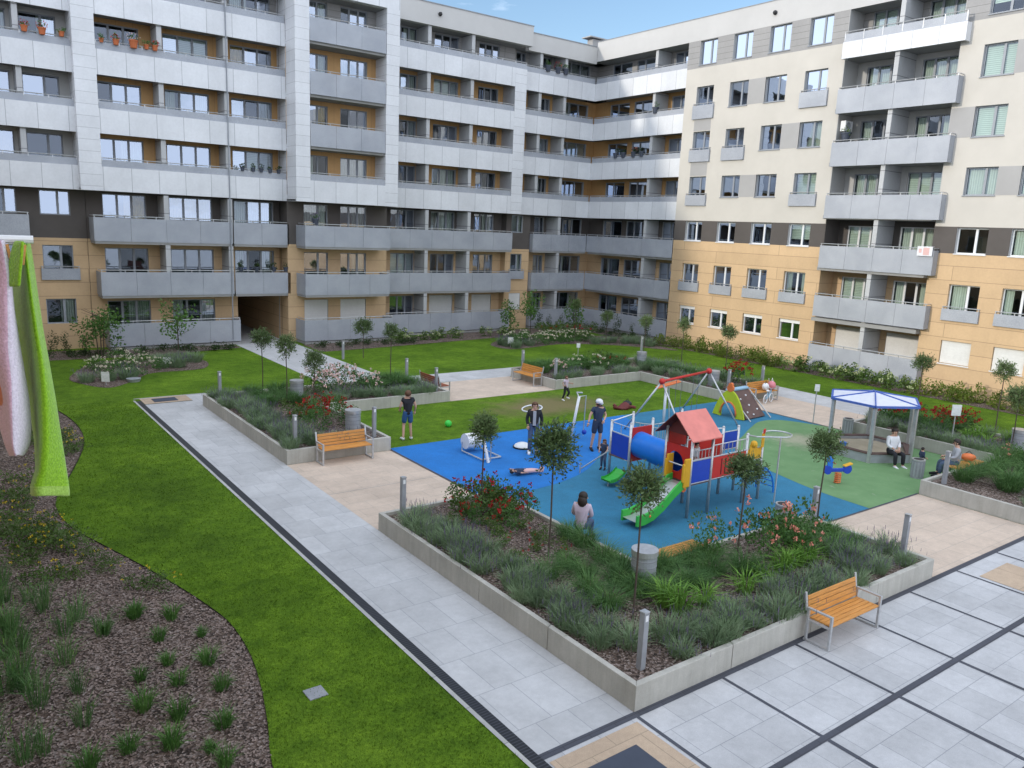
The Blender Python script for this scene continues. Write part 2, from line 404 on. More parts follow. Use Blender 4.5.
def window(par, F, rect, depth=.14, panes=2, cover=None, fm='frame_grey', label=None, cut=None, sill=True):
    a, b, c, d = rect
    fr = MB(); w = .055
    F.box(fr, a, a+w, c, d, depth, depth+.07); F.box(fr, b-w, b, c, d, depth, depth+.07)
    F.box(fr, a+w, b-w, d-w, d, depth, depth+.07); F.box(fr, a+w, b-w, c, c+w, depth, depth+.07)
    if panes == 3: cuts = [.34, .67]
    elif panes == 2: cuts = [.6 if cut is None else cut]
    else: cuts = []
    for q in cuts:
        x = a+(b-a)*q; F.box(fr, x-.055, x+.055, c+w, d-w, depth-.004, depth+.066)
    if sill and F.axis == 'y': F.box(fr, a-.03, b+.03, c-.05, c-.004, -.05, depth)
    o = fr.build('window', M[fm], par)
    if label: o['label'] = label
    g = MB(); e = [a] + [a+(b-a)*q for q in cuts] + [b]
    for p, q in zip(e, e[1:]): F.quad(g, p+w, q-w, c+w, d-w, depth+.035, 0 if F.axis == 'y' or wr.random() < .66 else 1)
    g.build('glass', [M['glass_y' if F.axis == 'y' else 'glass'], M['glass_dim']], o)
    if cover:
        cv = MB(); u0, u1, v0, v1 = a+w, b-w, c+w, d-w
        y = F.axis == 'y'
        if cover == 'shutter':
            F.box(cv, a+.02, b-.02, c+.02, d-.02, depth-.06, depth-.02); cv.build('shutter', M['shutter'], o)
        elif cover == 'half':
            F.quad(cv, u0, u1, v0+(v1-v0)*wr.uniform(.25,.6), v1, depth+.12); cv.build('blind', M['blind_y' if y else 'blind_x'], o)
        elif cover == 'blind':
            F.quad(cv, u0, u1, v0, v1, depth+.12); cv.build('blind', M['blind_y' if y else 'blind_x'], o)
        elif cover == 'box':
            F.box(cv, a+.01, b-.01, d-.2, d-.01, depth-.05, depth-.006); cv.build('shutter_box', M['white'], o)
        else:
            # drawn-back curtains with folds, in two drops
            spans = {'curtain': [(0,1)], 'sides': [(0,.25),(.72,1)], 'left': [(0,.45)], 'right': [(.5,1)]}[cover]
            for s0, s1 in spans:
                n = max(6, int((s1-s0)*(u1-u0)/.07)); pp = []
                for i in range(n+1):
                    pp.append((u0+(u1-u0)*(s0+(s1-s0)*i/n), depth+.16+(.035 if i % 2 else 0)))
                for (p, q), (p2, q2) in zip(pp, pp[1:]):
                    cv.face([F.pt(p,v0,q),F.pt(p2,v0,q2),F.pt(p2,v1,q2),F.pt(p,v1,q)])
            cv.build('curtain', M['curtain_y' if y else ('ochre_curtain' if wr.random() < .12 else 'curtain')], o)
    return o
def handrail(F, par, u0, u1, z, zb, d=0, n=None, ends=()):
    r = MB(); r.tube([F.pt(u0,z,d), F.pt(u1,z,d)], .024, 6)
    n = n or max(2, round((u1-u0)/1.05))
    for i in range(n+1):
        u = u0+.03+(u1-u0-.06)*i/n; F.box(r, u-.016, u+.016, zb, z-.01, d-.02, d+.02)
    for e in ends: r.tube([F.pt(e,z,d), F.pt(e,z,d+1.0)], .024, 6)
    return r.build('handrail', M['rail_metal'], par)
def balcony(par, F, u0, u1, z0, z1, proj, name='balcony', ends=(1,1), gap=.06):
    """projecting perforated-sheet front with returns and its handrail; F is the plane of the front"""
    b = MB(); n = max(1, round((u1-u0)/1.55)); w = (u1-u0)/n
    for i in range(n): F.box(b, u0+w*i+.006, u0+w*(i+1)-.006, z0, z1, 0, .02)
    if ends[0]: F.box(b, u0, u0+.02, z0, z1, .024, proj)
    if ends[1]: F.box(b, u1-.02, u1, z0, z1, .024, proj)
    o = b.build(name, M['perf'], par)
    handrail(F, o, u0+.02, u1-.02, z1+.10, z0+.06, .05, ends=[e for e, q in ((u0+.02, ends[0]), (u1-.02, ends[1])) if q])
    return o
FFL = {1:.17, 2:2.97, 3:5.76, 4:8.55, 5:11.34, 6:14.13, 7:16.92}
ROOFZ = 20.55

# ---- the wing at the back (its long front faces the viewer)
LW = thing('apartment_building', 'long white and ochre apartment block with banded recessed balconies at the back', 'building', (0,0,0))
FX = Face('x', 0)
SEC = [ # name, opening x0 x1, front plane, depth, windows (x0,x1,panes), fins
 dict(k=0, x0=-7.0, x1=6.58, yf=45.85, dep=1.35, w=[(4.55,6.15,2),(1.9,4.05,3),(-1.2,.9,3),(-5.5,-3.2,3)], fins=[4.33,-2.0]),
 dict(k=1, x0=7.57, x1=17.13, yf=45.4, dep=1.4, w=[(7.72,9.85,3),(11.0,13.3,3),(14.5,16.8,3)], fins=[10.56,13.88]),
 dict(k=2, x0=17.96, x1=22.66, yf=44.0, dep=1.4, w=[(18.1,19.6,2),(20.4,22.1,3)], fins=[]),
 dict(k=3, x0=23.5, x1=33.0, yf=45.4, dep=1.4, w=[(24.5,26.25,3),(27.5,29.35,3),(30.95,32.6,3)], fins=[26.4,29.65]),
 dict(k=4, x0=33.95, x1=40.56, yf=45.85, dep=1.4, w=[(34.35,35.2,2),(36.6,37.5,2),(38.5,41.2,3)], fins=[35.6,37.85]),
]
interior = MB()
cover_pool = [None, None, None, 'curtain', 'sides', 'half', 'left', 'right', None]
for S in SEC:
    F = FX.at(S['yf']); W = FX.at(S['yf']+S['dep']); dep = S['dep']; k = S['k']
    x0, x1 = S['x0'], S['x1']
    xr = x1 if k != 4 else x1+1.4
    for f in range(4, 8):
        L = FFL[f]
        if k == 2 and f > 4:
            balcony(LW, F, x0+.02, x1-.02, L-.10, L+1.12, .5, ends=(0,0))
        else:
            b = MB(); F.box(b, x0, x1, L-.37, L+.82, 0, .12); b.build('white_band', M['white_x'], LW)
            st = MB(); F.box(st, x0+.004, x1-.004, L+.826, L+1.17, .05, .07); o = st.build('balcony_rail', M['perf'], LW)
            handrail(F, o, x0+.01, x1-.01, L+1.25, L+1.10, .06)
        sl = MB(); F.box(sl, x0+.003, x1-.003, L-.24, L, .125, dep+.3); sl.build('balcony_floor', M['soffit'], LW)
    for f in range(1, 8):
        L = FFL[f]; holes = []
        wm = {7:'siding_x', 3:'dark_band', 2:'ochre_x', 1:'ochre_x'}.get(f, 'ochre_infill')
        if k == 0 and f > 3: wm = 'reveal'
        Wf = W
        if k == 0 and f < 4: Wf = FX.at(46.8)
        lo, hi = (L, L+2.55) if f > 3 else (L-.02 if f > 1 else -.1, FFL[f+1]-.02)
        if f == 3: hi = 8.3
        wins = S['w']
        if k == 0 and f < 4: wins = [(4.87,6.24,2),(2.6,3.9,2),(-1.2,.9,2),(-5.5,-3.2,2)]
        ww = []
        for (a, b, n) in wins:
            if k == 1 and f == 1 and a > 14: continue
            z0, z1 = (L+.06, L+2.32)
            if k == 0 and f < 4: z0, z1 = {3:(6.89,8.1), 2:(3.7,5.38), 1:(1.36,2.64)}[f]
            if k == 1 and f == 1 and a > 11: a, b = 11.2, 13.55
            holes.append((a,b,z0,z1)); ww.append((a,b,z0,z1,n))
        hh = list(holes)
        wall = MB()
        xa, xb = x0-(.02 if k != 2 else .85), xr+.02
        if k == 1: xb = 17.25
        if k == 2: xb = 23.5
        if k == 3 and f < 4: xb = 33.35
        if k == 4 and f < 4: xa = 35.38
        if k == 0 and f < 4: xb = 6.93
        if k == 1 and f < 4: xa = 6.95
        if k == 1 and f == 1: hh.append((14.6,17.12,-.1,2.72))
        if k == 4 and f < 4: ww = [q for q in ww if q[0] > 35.4] ; hh = [q for q in hh if q[0] > 35.4]
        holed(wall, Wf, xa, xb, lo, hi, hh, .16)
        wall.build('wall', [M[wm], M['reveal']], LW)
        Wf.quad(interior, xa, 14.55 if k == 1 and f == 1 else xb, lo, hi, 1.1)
        for (a,b,z0,z1,n) in ww:
            cv = wr.choice(cover_pool); lab = None
            if f == 1 and (k in (2,3) or (k == 1 and a > 11)) and not (k == 3 and a < 25): cv = 'shutter'; lab = 'ground-floor window closed with a white roller shutter'
            window(LW, Wf, (a,b,z0,z1), .10, n, cv, 'frame_grey', lab)
        if f > 1 or k != 1:
            pass
        # fins between the flats
        for x in S['fins']:
            if k == 0 and f < 4: continue
            if k == 1 and f == 1: continue
            if k == 4 and f < 4 and x < 35.7: continue
            fn = MB(); top = L+2.55 if f > 3 else hi
            d0 = .13 if f > 3 else .03
            F.box(fn, x-.12, x+.12, L+.002, top-(.0 if f > 3 else .18), d0, dep-.003); fn.build('partition', M['fin'], LW)
    # lower balconies
    spans = {0:[(3,-5.0,4.3)], 1:[(3,7.05,13.98),(3,14.04,17.2),(2,7.25,14.0),(2,14.06,17.28),(1,7.5,14.3)], 2:[(3,17.62,23.04),(2,17.62,23.05),(1,17.55,23.3)],
             3:[(3,23.55,33.28),(2,23.55,33.3),(1,23.55,33.3)], 4:[(3,35.45,40.53),(2,35.45,40.53),(1,35.45,40.53)]}[k]
    for f, a, b in spans:
        L = FFL[f]; z0, z1 = {3:(5.67,6.86), 2:(2.88,4.10), 1:(.20,1.42)}[f]
        full = (k in (1,3) and False)
        ex = (a in (7.05,7.25,7.5,17.62,17.55,35.45), b in (14.3,17.2,17.28,23.04,23.05,23.3,33.28,33.3,4.3))
        balcony(LW, F, a, b, z0, z1, dep-.02, ends=ex)
        sl = MB(); F.box(sl, a+.03, b-.03, L-.22 if f > 1 else .02, L-.03, .03, dep-.01); sl.build('balcony_floor', M['soffit'], LW)
    # parapet above the top loggias
    if k in (3,):
        p = MB(); F.box(p, 23.5, 34.35, 19.28, ROOFZ, 0, .4); p.build('parapet', M['parapet'], LW)
    elif k == 4:
        p = MB(); F.box(p, 34.36, 40.56, 19.12, 20.28, 0, .4); p.build('parapet', M['parapet'], LW)
    else:
        a, b = {0:(-7.0,6.58), 1:(6.58,17.13), 2:(17.13,23.5)}[k]
        p = MB(); F.box(p, a, b, 19.32, ROOFZ+.0*k, 0, .4); p.build('parapet', M['white_x'], LW)
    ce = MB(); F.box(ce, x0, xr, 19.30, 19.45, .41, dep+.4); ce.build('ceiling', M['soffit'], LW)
# pillars
for a, b, yf, y1, z0, z1 in ((6.58,7.57,45.4,47.3,8.18,19.32),(17.13,17.96,44.0,46.95,8.18,19.32),(22.66,23.5,44.0,46.9,8.18,19.32),(33.0,33.95,45.4,47.4,8.18,17.74)):
    p = MB(); p.box((a,yf,z0),(b,y1,z1)); p.build('pillar', M['pillar_x'], LW)
# the wall between the lower balconies right of the third bay, and the small windows in it
Wm = FX.at(46.2)
for f, wm in ((1,'ochre_x'),(2,'ochre_x'),(3,'dark_band')):
    z0, z1 = {1:(-.1,2.95), 2:(2.95,6.9 if False else 5.74), 3:(5.74,8.3)}[f]
    win = {1:(33.75,34.75,1.4,2.6), 2:(33.75,34.75,3.75,5.4), 3:(33.75,34.75,6.89,8.1)}[f]
    w = MB(); holed(w, Wm, 33.3, 35.4, z0, z1, [win], .14); w.box((33.3,46.205,z0),(33.34,46.85,z1)); w.box((35.36,46.205,z0),(35.4,47.3,z1)); w.build('wall', [M[wm], M['reveal']], LW)
    window(LW, Wm, win, .08, 2, {1:'shutter',2:'sides',3:'curtain'}[f], 'frame_grey'); Wm.quad(interior, 33.3, 35.4, z0, z1, .5)
# dark and ochre side returns of the projecting bay
for z0, z1, mt in ((-.1,5.74,'ochre_y'),(5.74,8.3,'dark_band')):
    w = MB(); w.box((17.13,45.405,z0),(17.2,46.9,z1)); w.build('wall', M[mt], LW)
    w = MB(); w.box((23.42,45.405,z0),(23.49,46.9,z1)); w.build('wall', M[mt], LW)
w = MB(); FX.at(46.79).box(w, 33.03, 33.92, 16.9, 19.3, 0, .1); w.build('wall', M['siding_x'], LW)
w = MB(); w.box((33.0,45.53,16.70),(33.95,46.8,16.92)); w.build('balcony_floor', M['soffit'], LW)
w = MB(); w.box((33.0,45.81,19.30),(33.95,47.2,19.45)); w.build('ceiling', M['soffit'], LW)
st = MB(); st.box((33.0,45.45,17.745),(33.94,45.47,18.09)); o = st.build('balcony_rail', M['perf'], LW); handrail(FX.at(45.4), o, 33.0, 33.94, 18.17, 18.0, .06, 1)
# soffit under the white storeys
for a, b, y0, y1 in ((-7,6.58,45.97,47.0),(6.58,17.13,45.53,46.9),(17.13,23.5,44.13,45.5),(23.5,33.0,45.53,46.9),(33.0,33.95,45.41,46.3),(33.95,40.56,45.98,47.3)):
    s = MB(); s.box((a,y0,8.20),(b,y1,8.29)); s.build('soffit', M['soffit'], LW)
# juliet balconies of the plain windows
jb = MB(); J0 = FX.at(46.7)
balcony(LW, FX.at(46.68), 4.75, 6.5, 3.62, 4.2, .11, 'juliet_balcony')
balcony(LW, FX.at(46.08), 33.6, 34.95, 3.62, 4.2, .11, 'juliet_balcony')
# archway
ar = MB()
ar.face([(14.6,46.96,-.1),(14.6,46.96,2.72),(14.6,58,2.72),(14.6,58,-.1)]); ar.face([(17.12,46.96,-.1),(17.12,46.96,2.72),(17.12,58,2.72),(17.12,58,-.1)])
ar.face([(14.6,46.96,2.72),(17.12,46.96,2.72),(17.12,58,2.72),(14.6,58,2.72)], 1); ar.face([(14.6,58,-.1),(17.12,58,-.1),(17.12,58,2.72),(14.6,58,2.72)], 2)
ar.build('archway', [M['ochre_y'], M['soffit'], M['room']], LW)  # far end closed by a near-black face in place of tunnel shade
# roof, back and ends
bk = MB(); bk.box((-7,60,-.1),(54,60.3,20.2)); bk.box((-7.3,45.9,-.1),(-7.0,60,20.5)); bk.build('rear_wall', M['stucco'], LW)
rf = MB(); rf.box((-7,46.3,19.9),(41.9,60,20.1)); rfo = rf.build('roof', M['roof'], LW)
ch = MB(); ch.box((41.4,47.4,20.1),(42.2,48.0,21.25)); ch.box((41.0,47.2,21.3),(42.7,48.2,21.38)); ch.box((43.2,47.4,20.1),(43.5,47.7,21.2)); ch.build('chimney', M['grey_panel'], rfo)
for x, z in ((27.0,20.0),): 
    c = MB(); c.ball((x,45.33,z),.13); c.build('vent_outlet', M['black'], LW)
for x in (13.86, 10.46):
    if x > 12:
        d = MB(); d.tube([(x,45.36,.3),(x,45.36,19.2)], .03, 6); d.build('downpipe', M['frame_grey'], LW)
interior.build('interior', M['room'], LW)  # dark sheet behind the windows, standing for unlit rooms
cp = MB(); cp.box((23.5,45.36,ROOFZ),(34.38,45.85,ROOFZ+.05)); cp.box((34.38,45.81,20.28),(40.5,46.3,20.33)); cp.build('coping', M['frame_grey'], LW)

# ---- the wing on the right
RW = thing('apartment_building', 'cream and ochre apartment wing with a stack of projecting balconies closing the right side', 'building', (0,0,0))
FY = Face('y', 40.56); interior = MB()
Y0, Y1 = -14.0, 37.1
CO = [(34.77,36.13),(32.13,33.52),(29.5,30.93),(26.89,28.31),(17.42,18.86),(15.02,16.42),(11.6,13.0),(8.8,10.2)]
ROWZ = {1:(1.5,2.64), 2:(3.66,5.4), 3:(6.89,8.12), 4:(9.65,10.95), 5:(12.35,13.74), 6:(15.05,16.48), 7:(17.8,19.24)}
JUL = {6:(0,3), 5:(0,1), 4:(0,3), 2:(0,1,2,3,4,5,6,7)}
JZ = {6:(14.5,15.33), 5:(11.86,12.6), 4:(9.12,9.78), 2:(3.63,4.2)}
BANDS = [((1,), -.1, 2.97, 'ochre_y'), ((2,), 2.97, 6.88, 'ochre_y'), ((3,), 6.88, 8.17, 'dark_band'), ((4,), 8.17, 11.5, 'stucco'), ((5,), 11.5, 14.3, 'stucco'), ((6,), 14.3, 17.62, 'stucco'), ((7,), 17.62, 19.28, 'siding_y'), ((), 19.28, 20.62, 'parapet')]
RC = (19.95, 25.98)
zband = {3:(5.7,8.17)}
for rows, z0, z1, wm in BANDS:
    holes = []
    for r in rows:
        for i, (a, b) in enumerate(CO):
            w0, w1 = ROWZ[r]
            if r in JUL and i in JUL[r] and r != 2: w0 = JZ[r][0]+.1
            if r == 2: w0 = 3.66
            holes.append((a,b,w0,w1,r,i))
    for u0, u1 in ((Y0, RC[0]), (RC[1], Y1)) if rows else ((Y0, 45.84),):
        hs = [h for h in holes if u0 < h[0] < u1]
        w = MB(); holed(w, FY, u0, u1, z0, z1, [h[:4] for h in hs], .2)
        w.build('parapet' if not rows else 'wall', [M[wm], M['reveal'] if wm != 'ochre_y' else M['ochre_y']], RW)
        if rows: FY.quad(interior, u0+.02, u1-.02, z0, z1, 1.3)
        for a, b, c, d, r, i in hs:
            cv = {1:'box',2:'sides',3:None}.get(r) or wr.choice(['curtain','blind','curtain','curtain','blind','half'])
            if r == 3: cv = wr.choice([None,'half','right'])
            if r == 7: cv = wr.choice(['curtain','half','blind'])
            if r == 2 and wr.random() < .3: cv = 'right'
            lab = None
            if r == 1 and i > 3: cv = 'shutter'; lab = 'ground-floor window closed with a white lattice shutter'
            window(RW, FY, (a,b,c,d), .15, 2, cv, 'frame_white' if r < 4 else 'frame_grey', lab, .4, sill=not (r in JUL and i in JUL[r]))
            if r in JUL and i in JUL[r]:
                balcony(RW, FY.at(40.45), a-.16, b+.16, JZ[r][0], JZ[r][1], .105, 'juliet_balcony')
for u0, u1, z0, z1 in ((30.93,32.13,15.05,16.48),(28.31,29.5,12.35,13.74),(18.86,19.95,12.35,13.74),(30.93,32.13,9.65,10.95),(16.42,17.42,9.65,10.95),(16.42,17.42,15.05,16.48),(34.77,36.13,13.78,14.46),(34.77,36.13,11.0,11.84)):
    p = MB(); FY.box(p, u0, u1, z0, z1, -.006, .05); p.build('grey_infill', M['grey_panel'], RW)
# stack of balconies
WR = FY.at(41.9)
PZ = {7:(16.72,17.55), 6:(13.94,15.17), 5:(11.2,12.45), 4:(8.46,9.68), 3:(5.76,6.98), 2:(3.08,4.24), 1:(.25,1.5)}
F2 = {1:.2, 2:3.0, 3:5.82, 4:8.62, 5:11.42, 6:14.2, 7:16.98}
for f in range(1, 8):
    L = F2[f]; top = F2[f+1] if f < 7 else 19.5
    z0, z1 = PZ[f]
    wm = {7:'siding_y', 3:'dark_band', 1:'ochre_y', 2:'ochre_y'}.get(f, 'reveal')
    ws = [(20.5,22.4),(23.4,25.4)]
    hs = [(a,b,L+.06,L+2.3) for a, b in ws]
    w = MB(); holed(w, WR, RC[0], RC[1], L, top-.2, hs, .12); w.build('wall', [M[wm], M['reveal']], RW); WR.quad(interior, RC[0], RC[1], L, top-.2, 1.0)
    for i, h in enumerate(hs):
        cv = {1:'shutter'}.get(f) or wr.choice(['blind','curtain','curtain','half','sides'])
        window(RW, WR, h, .06, 3, cv, 'frame_grey' if f > 3 else 'frame_white', sill=False)
    for u in RC:
        sd = MB(); FY.box(sd, u-.03, u+.03, L-.01, top-.01, .004, 1.38)
        sd.build('recess_side', M['ochre_y' if f < 3 else ('dark_band' if f == 3 else 'reveal')], RW)
    sl = MB(); FY.box(sl, RC[0]+.032, RC[1]-.032, L-.2, L, -.38, 1.5); sl.build('balcony_floor', M['soffit'], RW)
    fn = MB(); FY.box(fn, 22.75, 22.99, L+.003, top-.205, -.32, 1.33); fn.build('partition', M['fin'], RW)
    if f == 7:
        b = MB(); Face('y',40.1).box(b, 19.56, 25.88, z0, z1, 0, .1); Face('y',40.1).box(b, 25.78, 25.88, z0, z1, .102, .455); Face('y',40.1).box(b, 19.56, 19.66, z0, z1, .102, .455); b.build('white_band', M['white_y'], RW)
        st = MB(); Face('y',40.1).box(st, 19.58, 25.86, z1+.006, 17.95, .04, .06); o = st.build('balcony_rail', M['perf'], RW); handrail(Face('y',40.1), o, 19.6, 25.84, 18.05, 17.6, .05)
    else:
        balcony(RW, Face('y',40.1), 19.6, 25.87, z0, z1, .455)
# corner loggias continuing the bands of the back wing
WC = FY.at(41.96); CW = [(43.6,45.6),(41.2,43.1),(37.6,39.5)]
for f in range(1, 8):
    L = FFL[f]; top = L+2.55 if f > 3 else (FFL[f+1]-.02 if f < 3 else 8.3)
    wm = {7:'siding_y', 3:'dark_band', 2:'ochre_y', 1:'ochre_y'}.get(f, 'ochre_infill')
    hs = [(a,b,L+.06,L+2.3) for a, b in CW]
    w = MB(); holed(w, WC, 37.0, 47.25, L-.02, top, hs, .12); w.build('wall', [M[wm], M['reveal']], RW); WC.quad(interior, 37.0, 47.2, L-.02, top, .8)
    for h in hs: window(RW, WC, h, .06, 2, wr.choice([None,'curtain','sides','curtain','half']), 'frame_grey', sill=False)
    fn = MB(); FY.box(fn, 39.85, 40.09, L+.002, top-.1, .13, 1.39); fn.build('partition', M['fin'], RW)
    sl = MB(); FY.box(sl, 37.15, 45.8, L-.24 if f > 1 else .02, L, .125, 1.6); sl.build('balcony_floor', M['soffit'], RW)
    if f > 3:
        b = MB(); FY.box(b, 37.1, 45.84, L-.37, L+.82, 0, .12); b.build('white_band', M['white_y'], RW)
        st = MB(); FY.box(st, 37.105, 45.82, L+.826, L+1.17, .05, .07); o = st.build('balcony_rail', M['perf'], RW); handrail(FY, o, 37.12, 45.8, L+1.25, L+1.10, .06)
    else:
        z0, z1 = {3:(5.67,6.86), 2:(2.88,4.10), 1:(.22,1.42)}[f]
        balcony(RW, FY, 37.16, 45.84, z0, z1, 1.3, ends=(0,0))
sd = MB(); FY.box(sd, 37.0, 37.096, -.1, 19.28, .004, 1.39); sd.build('recess_side', M['reveal'], RW)
so = MB(); FY.box(so, 37.1, 45.84, 8.2, 8.29, .125, 1.4); so.build('soffit', M['soffit'], RW)
ce = MB(); FY.box(ce, 37.1, 47.2, 19.30, 19.42, .01, 1.5); ce.build('ceiling', M['soffit'], RW); ce = MB(); FY.box(ce, RC[0], RC[1], 19.30, 19.42, .01, 1.5); ce.build('ceiling', M['soffit'], RW)
bk = MB(); bk.box((54,Y0,-.1),(54.3,60,20.2)); bk.box((40.57,Y0-.3,-.1),(54,Y0,20.6)); bk.build('rear_wall', M['stucco'], RW)
rf = MB(); rf.box((40.8,Y0,19.9),(54,60,20.1)); rf.build('roof', M['roof'], RW)
cp = MB(); FY.box(cp, Y0, 45.8, 20.62, 20.66, -.03, .35); cp.build('coping', M['frame_grey'], RW)
v = MB(); v.ball((40.5,30.7,19.95),.13); v.build('vent_outlet', M['black'], RW)
interior.build('interior', M['room'], RW)

# ---- the unseen wing the photograph was taken from, its back to the evening sun
CW_ = thing('apartment_building', 'unseen ochre apartment wing standing behind the viewer along the left side', 'building', (0,0,0))
FL = Face('y', -1.6); hz = 11.4  # kept low so its shadow covers the courtyard but spares the right facade
w = MB(); hs = []
for y in range(-12, 44, 4):
    for z in (1.0, 3.9, 6.8): hs.append((y, y+1.5, z, z+1.5))
us = sorted({-14.0, 44.9, *[h[0] for h in hs], *[h[1] for h in hs]})
w.box((-13,-14,-.1),(-2.0,44.9,hz-.01)); holed(w, FL, -14, 44.9, -.1, hz, hs, -.2); w.build('wall', [M['ochre_y'], M['reveal']], CW_)
for h in hs: window(CW_, Face('y',-1.72), h, 0, 2, None, 'frame_white', sill=False)
r = MB(); r.box((-13.2,-14.2,hz),(-1.4,45.1,hz+.15)); r.build('roof', M['roof'], CW_)
# ------------------------------------------------------------------ ground
def sheet(name, poly, z, mat, kind='structure', thick=0):
    m = MB(); m.face([(x,y,z) for x, y in poly]); o = m.build(name, M[mat]); return tag(o, kind=kind)
def rect(x0, x1, y0, y1): return [(x0,y0),(x1,y0),(x1,y1),(x0,y1)]
def rects(name, rs, z, mat):
    m = MB()
    for a, b, c, d in rs: m.face([(a,c,z),(b,c,z),(b,d,z),(a,d,z)])
    return tag(m.build(name, M[mat]), kind='structure')
g = MB(); g.face([(-400,-400,-.03),(500,-400,-.03),(500,600,-.03),(-400,600,-.03)]); tag(g.build('street_ground', M['kerb']), kind='structure')
g = MB(); g.face([(-1.6,-14,.002),(40.56,-14,.002),(40.56,47,.002),(-1.6,47,.002)]); tag(g.build('lawn', M['lawn']), kind='structure')

def smooth_poly(pts, n=6, closed=False):
    out = []; k = len(pts)
    for i in range(k if closed else k-1):
        p0, p1, p2, p3 = (pts[(i-1) % k], pts[i], pts[(i+1) % k], pts[(i+2) % k]) if closed else (pts[max(i-1,0)], pts[i], pts[i+1], pts[min(i+2,k-1)])
        for j in range(n):
            t = j/n
            out.append(tuple(.5*((2*p1[a]) + (-p0[a]+p2[a])*t + (2*p0[a]-5*p1[a]+4*p2[a]-p3[a])*t*t + (-p0[a]+3*p1[a]-3*p2[a]+p3[a])*t**3) for a in (0,1)))
    if not closed: out.append(pts[-1])
    return out
# curved garden bed on the left
BEDC = smooth_poly([(1.6,36.0),(3.0,33.6),(3.55,31.6),(3.74,29.15),(3.55,26.95),(2.86,24.24),(2.26,22.27),(2.11,20.99),(2.24,19.69),(2.62,18.38),(3.09,16.88),(3.49,15.44),(3.75,14.35),(3.90,13.41),(3.87,12.27),(3.70,11.2),(3.46,10.2),(3.21,9.32),(2.9,7.5),(2.4,5.0)], 5)
left_bed = BEDC + [(-1.55,5.0),(-1.55,36.0)]
sheet('mulch_bed', left_bed, .012, 'mulch')
ed = MB()
for (a, b), (c, d) in zip(BEDC, BEDC[1:]):
    ed.face([(a,b,-.01),(c,d,-.01),(c,d,.045),(a,b,.045)]); 
tag(ed.build('bed_edging', M['black']), kind='structure')
ROSEBED = smooth_poly([(4.7,38.6),(4.95,36.9),(5.8,35.7),(7.0,36.9),(7.98,38.3),(10.3,38.6),(11.0,40.6),(10.2,41.9),(8.2,42.3),(6.2,42.0)], 5, True)
sheet('mulch_bed', ROSEBED, .012, 'mulch')
ROSEBED2 = smooth_poly([(28.0,40.0),(28.2,38.2),(29.9,38.3),(32.9,38.7),(36.0,36.9),(37.4,34.8),(38.4,34.2),(38.3,40.5),(34,42.3),(30,41.6)], 5, True)
sheet('mulch_bed', ROSEBED2, .012, 'mulch')
sheet('mulch_bed', smooth_poly([(-1.5,42.6),(4,43.4),(9,43.1),(13.9,44.2),(13.9,45.4),(-1.5,46.7)], 1), .012, 'mulch')
sheet('mulch_bed', smooth_poly([(17.4,41.2),(20,41.4),(24.3,41.9),(30,42.6),(34.5,43.2),(40.4,43.4),(40.4,45.8),(33.4,45.8),(17.4,44.0)], 1), .016, 'mulch')
sheet('mulch_bed', [(38.2,-12),(40.5,-12),(40.5,43.3),(38.6,43.0),(38.9,33)], .014, 'mulch')
# paths
rects('footpath', [(6.35,8.22,7.43,31.9),(8.2,14.0,30.93,31.0)], .006, 'path')
rects('footpath', [(14.0,17.2,31.0,58.0),(17.2,25.6,31.0,33.0)], .007, 'path')
rects('footpath', [(31.79,33.9,7.43,25.0)], .007, 'path')
rects('paved_square', [(8.204,11.7,16.16,22.05),(17.25,22.9,27.4,31.0),(28.3,31.8,16.2,21.8),(17.45,23.1,7.55,10.8)], .008, 'tan')
rects('paved_square', [(6.36,8.1,31.94,33.0),(6.38,8.07,5.63,7.34),(18.45,19.85,6.1,7.0)], .016, 'tan_warm')
rects('footpath', [(8.1,8.95,30.95,33.0)], .009, 'path')
rects('plaza', [(6.35,40.0,-12.0,7.425)], .008, 'plaza')
rects('drain_channel', [(6.17,6.35,3.0,32.6)], .012, 'drain')
rects('kerb_strip', [(6.09,6.165,3.0,32.75)], .014, 'kerb')
rects('kerb_strip', [(6.17,8.9,33.0,33.1)], .014, 'kerb')
st = [(6.35,41.0,7.42,7.55),(6.35,41.0,5.48,5.595),(6.35,41,3.46,3.59)]
rects('charcoal_paving_strip', st, .013, 'strip')
rects('charcoal_paving_strip', [(x-.032,x+.032,5.595,7.42) for x in (8.17,10.16,12.19,14.22,16.25,18.3,20.32,22.35,24.4,26.4,28.4,30.4,32.5)] + [(x-.04,x+.04,3.59,5.48) for x in (8.17,10.16,12.19,14.22,16.25,18.3,20.32,22.35,24.4)] + [(6.35,8.1,31.9,31.94)], .0128, 'strip')

rects('charcoal_paving_strip', [(8.2,11.69,19.0,19.02)], .012, 'kerb')
dp = MB(); dp.box((6.72,5.75,.006),(7.66,6.95,.03)); tag(dp.build('ground_hatch', M['slate']), 'dark square metal hatch set in the tan slabs at the near end of the path', 'hatch')
dp = MB(); dp.box((6.75,32.15,.006),(7.62,32.75,.03)); tag(dp.build('ground_hatch', M['slate']), 'dark metal hatch in the tan slabs at the far end of the long path', 'hatch')
mh = MB(); mh.box((4.2,10.45,.0),(4.5,10.75,.02)); tag(mh.build('manhole_cover', M['bollard'], bevel=.005), 'small dark square manhole cover in the lawn', 'manhole')
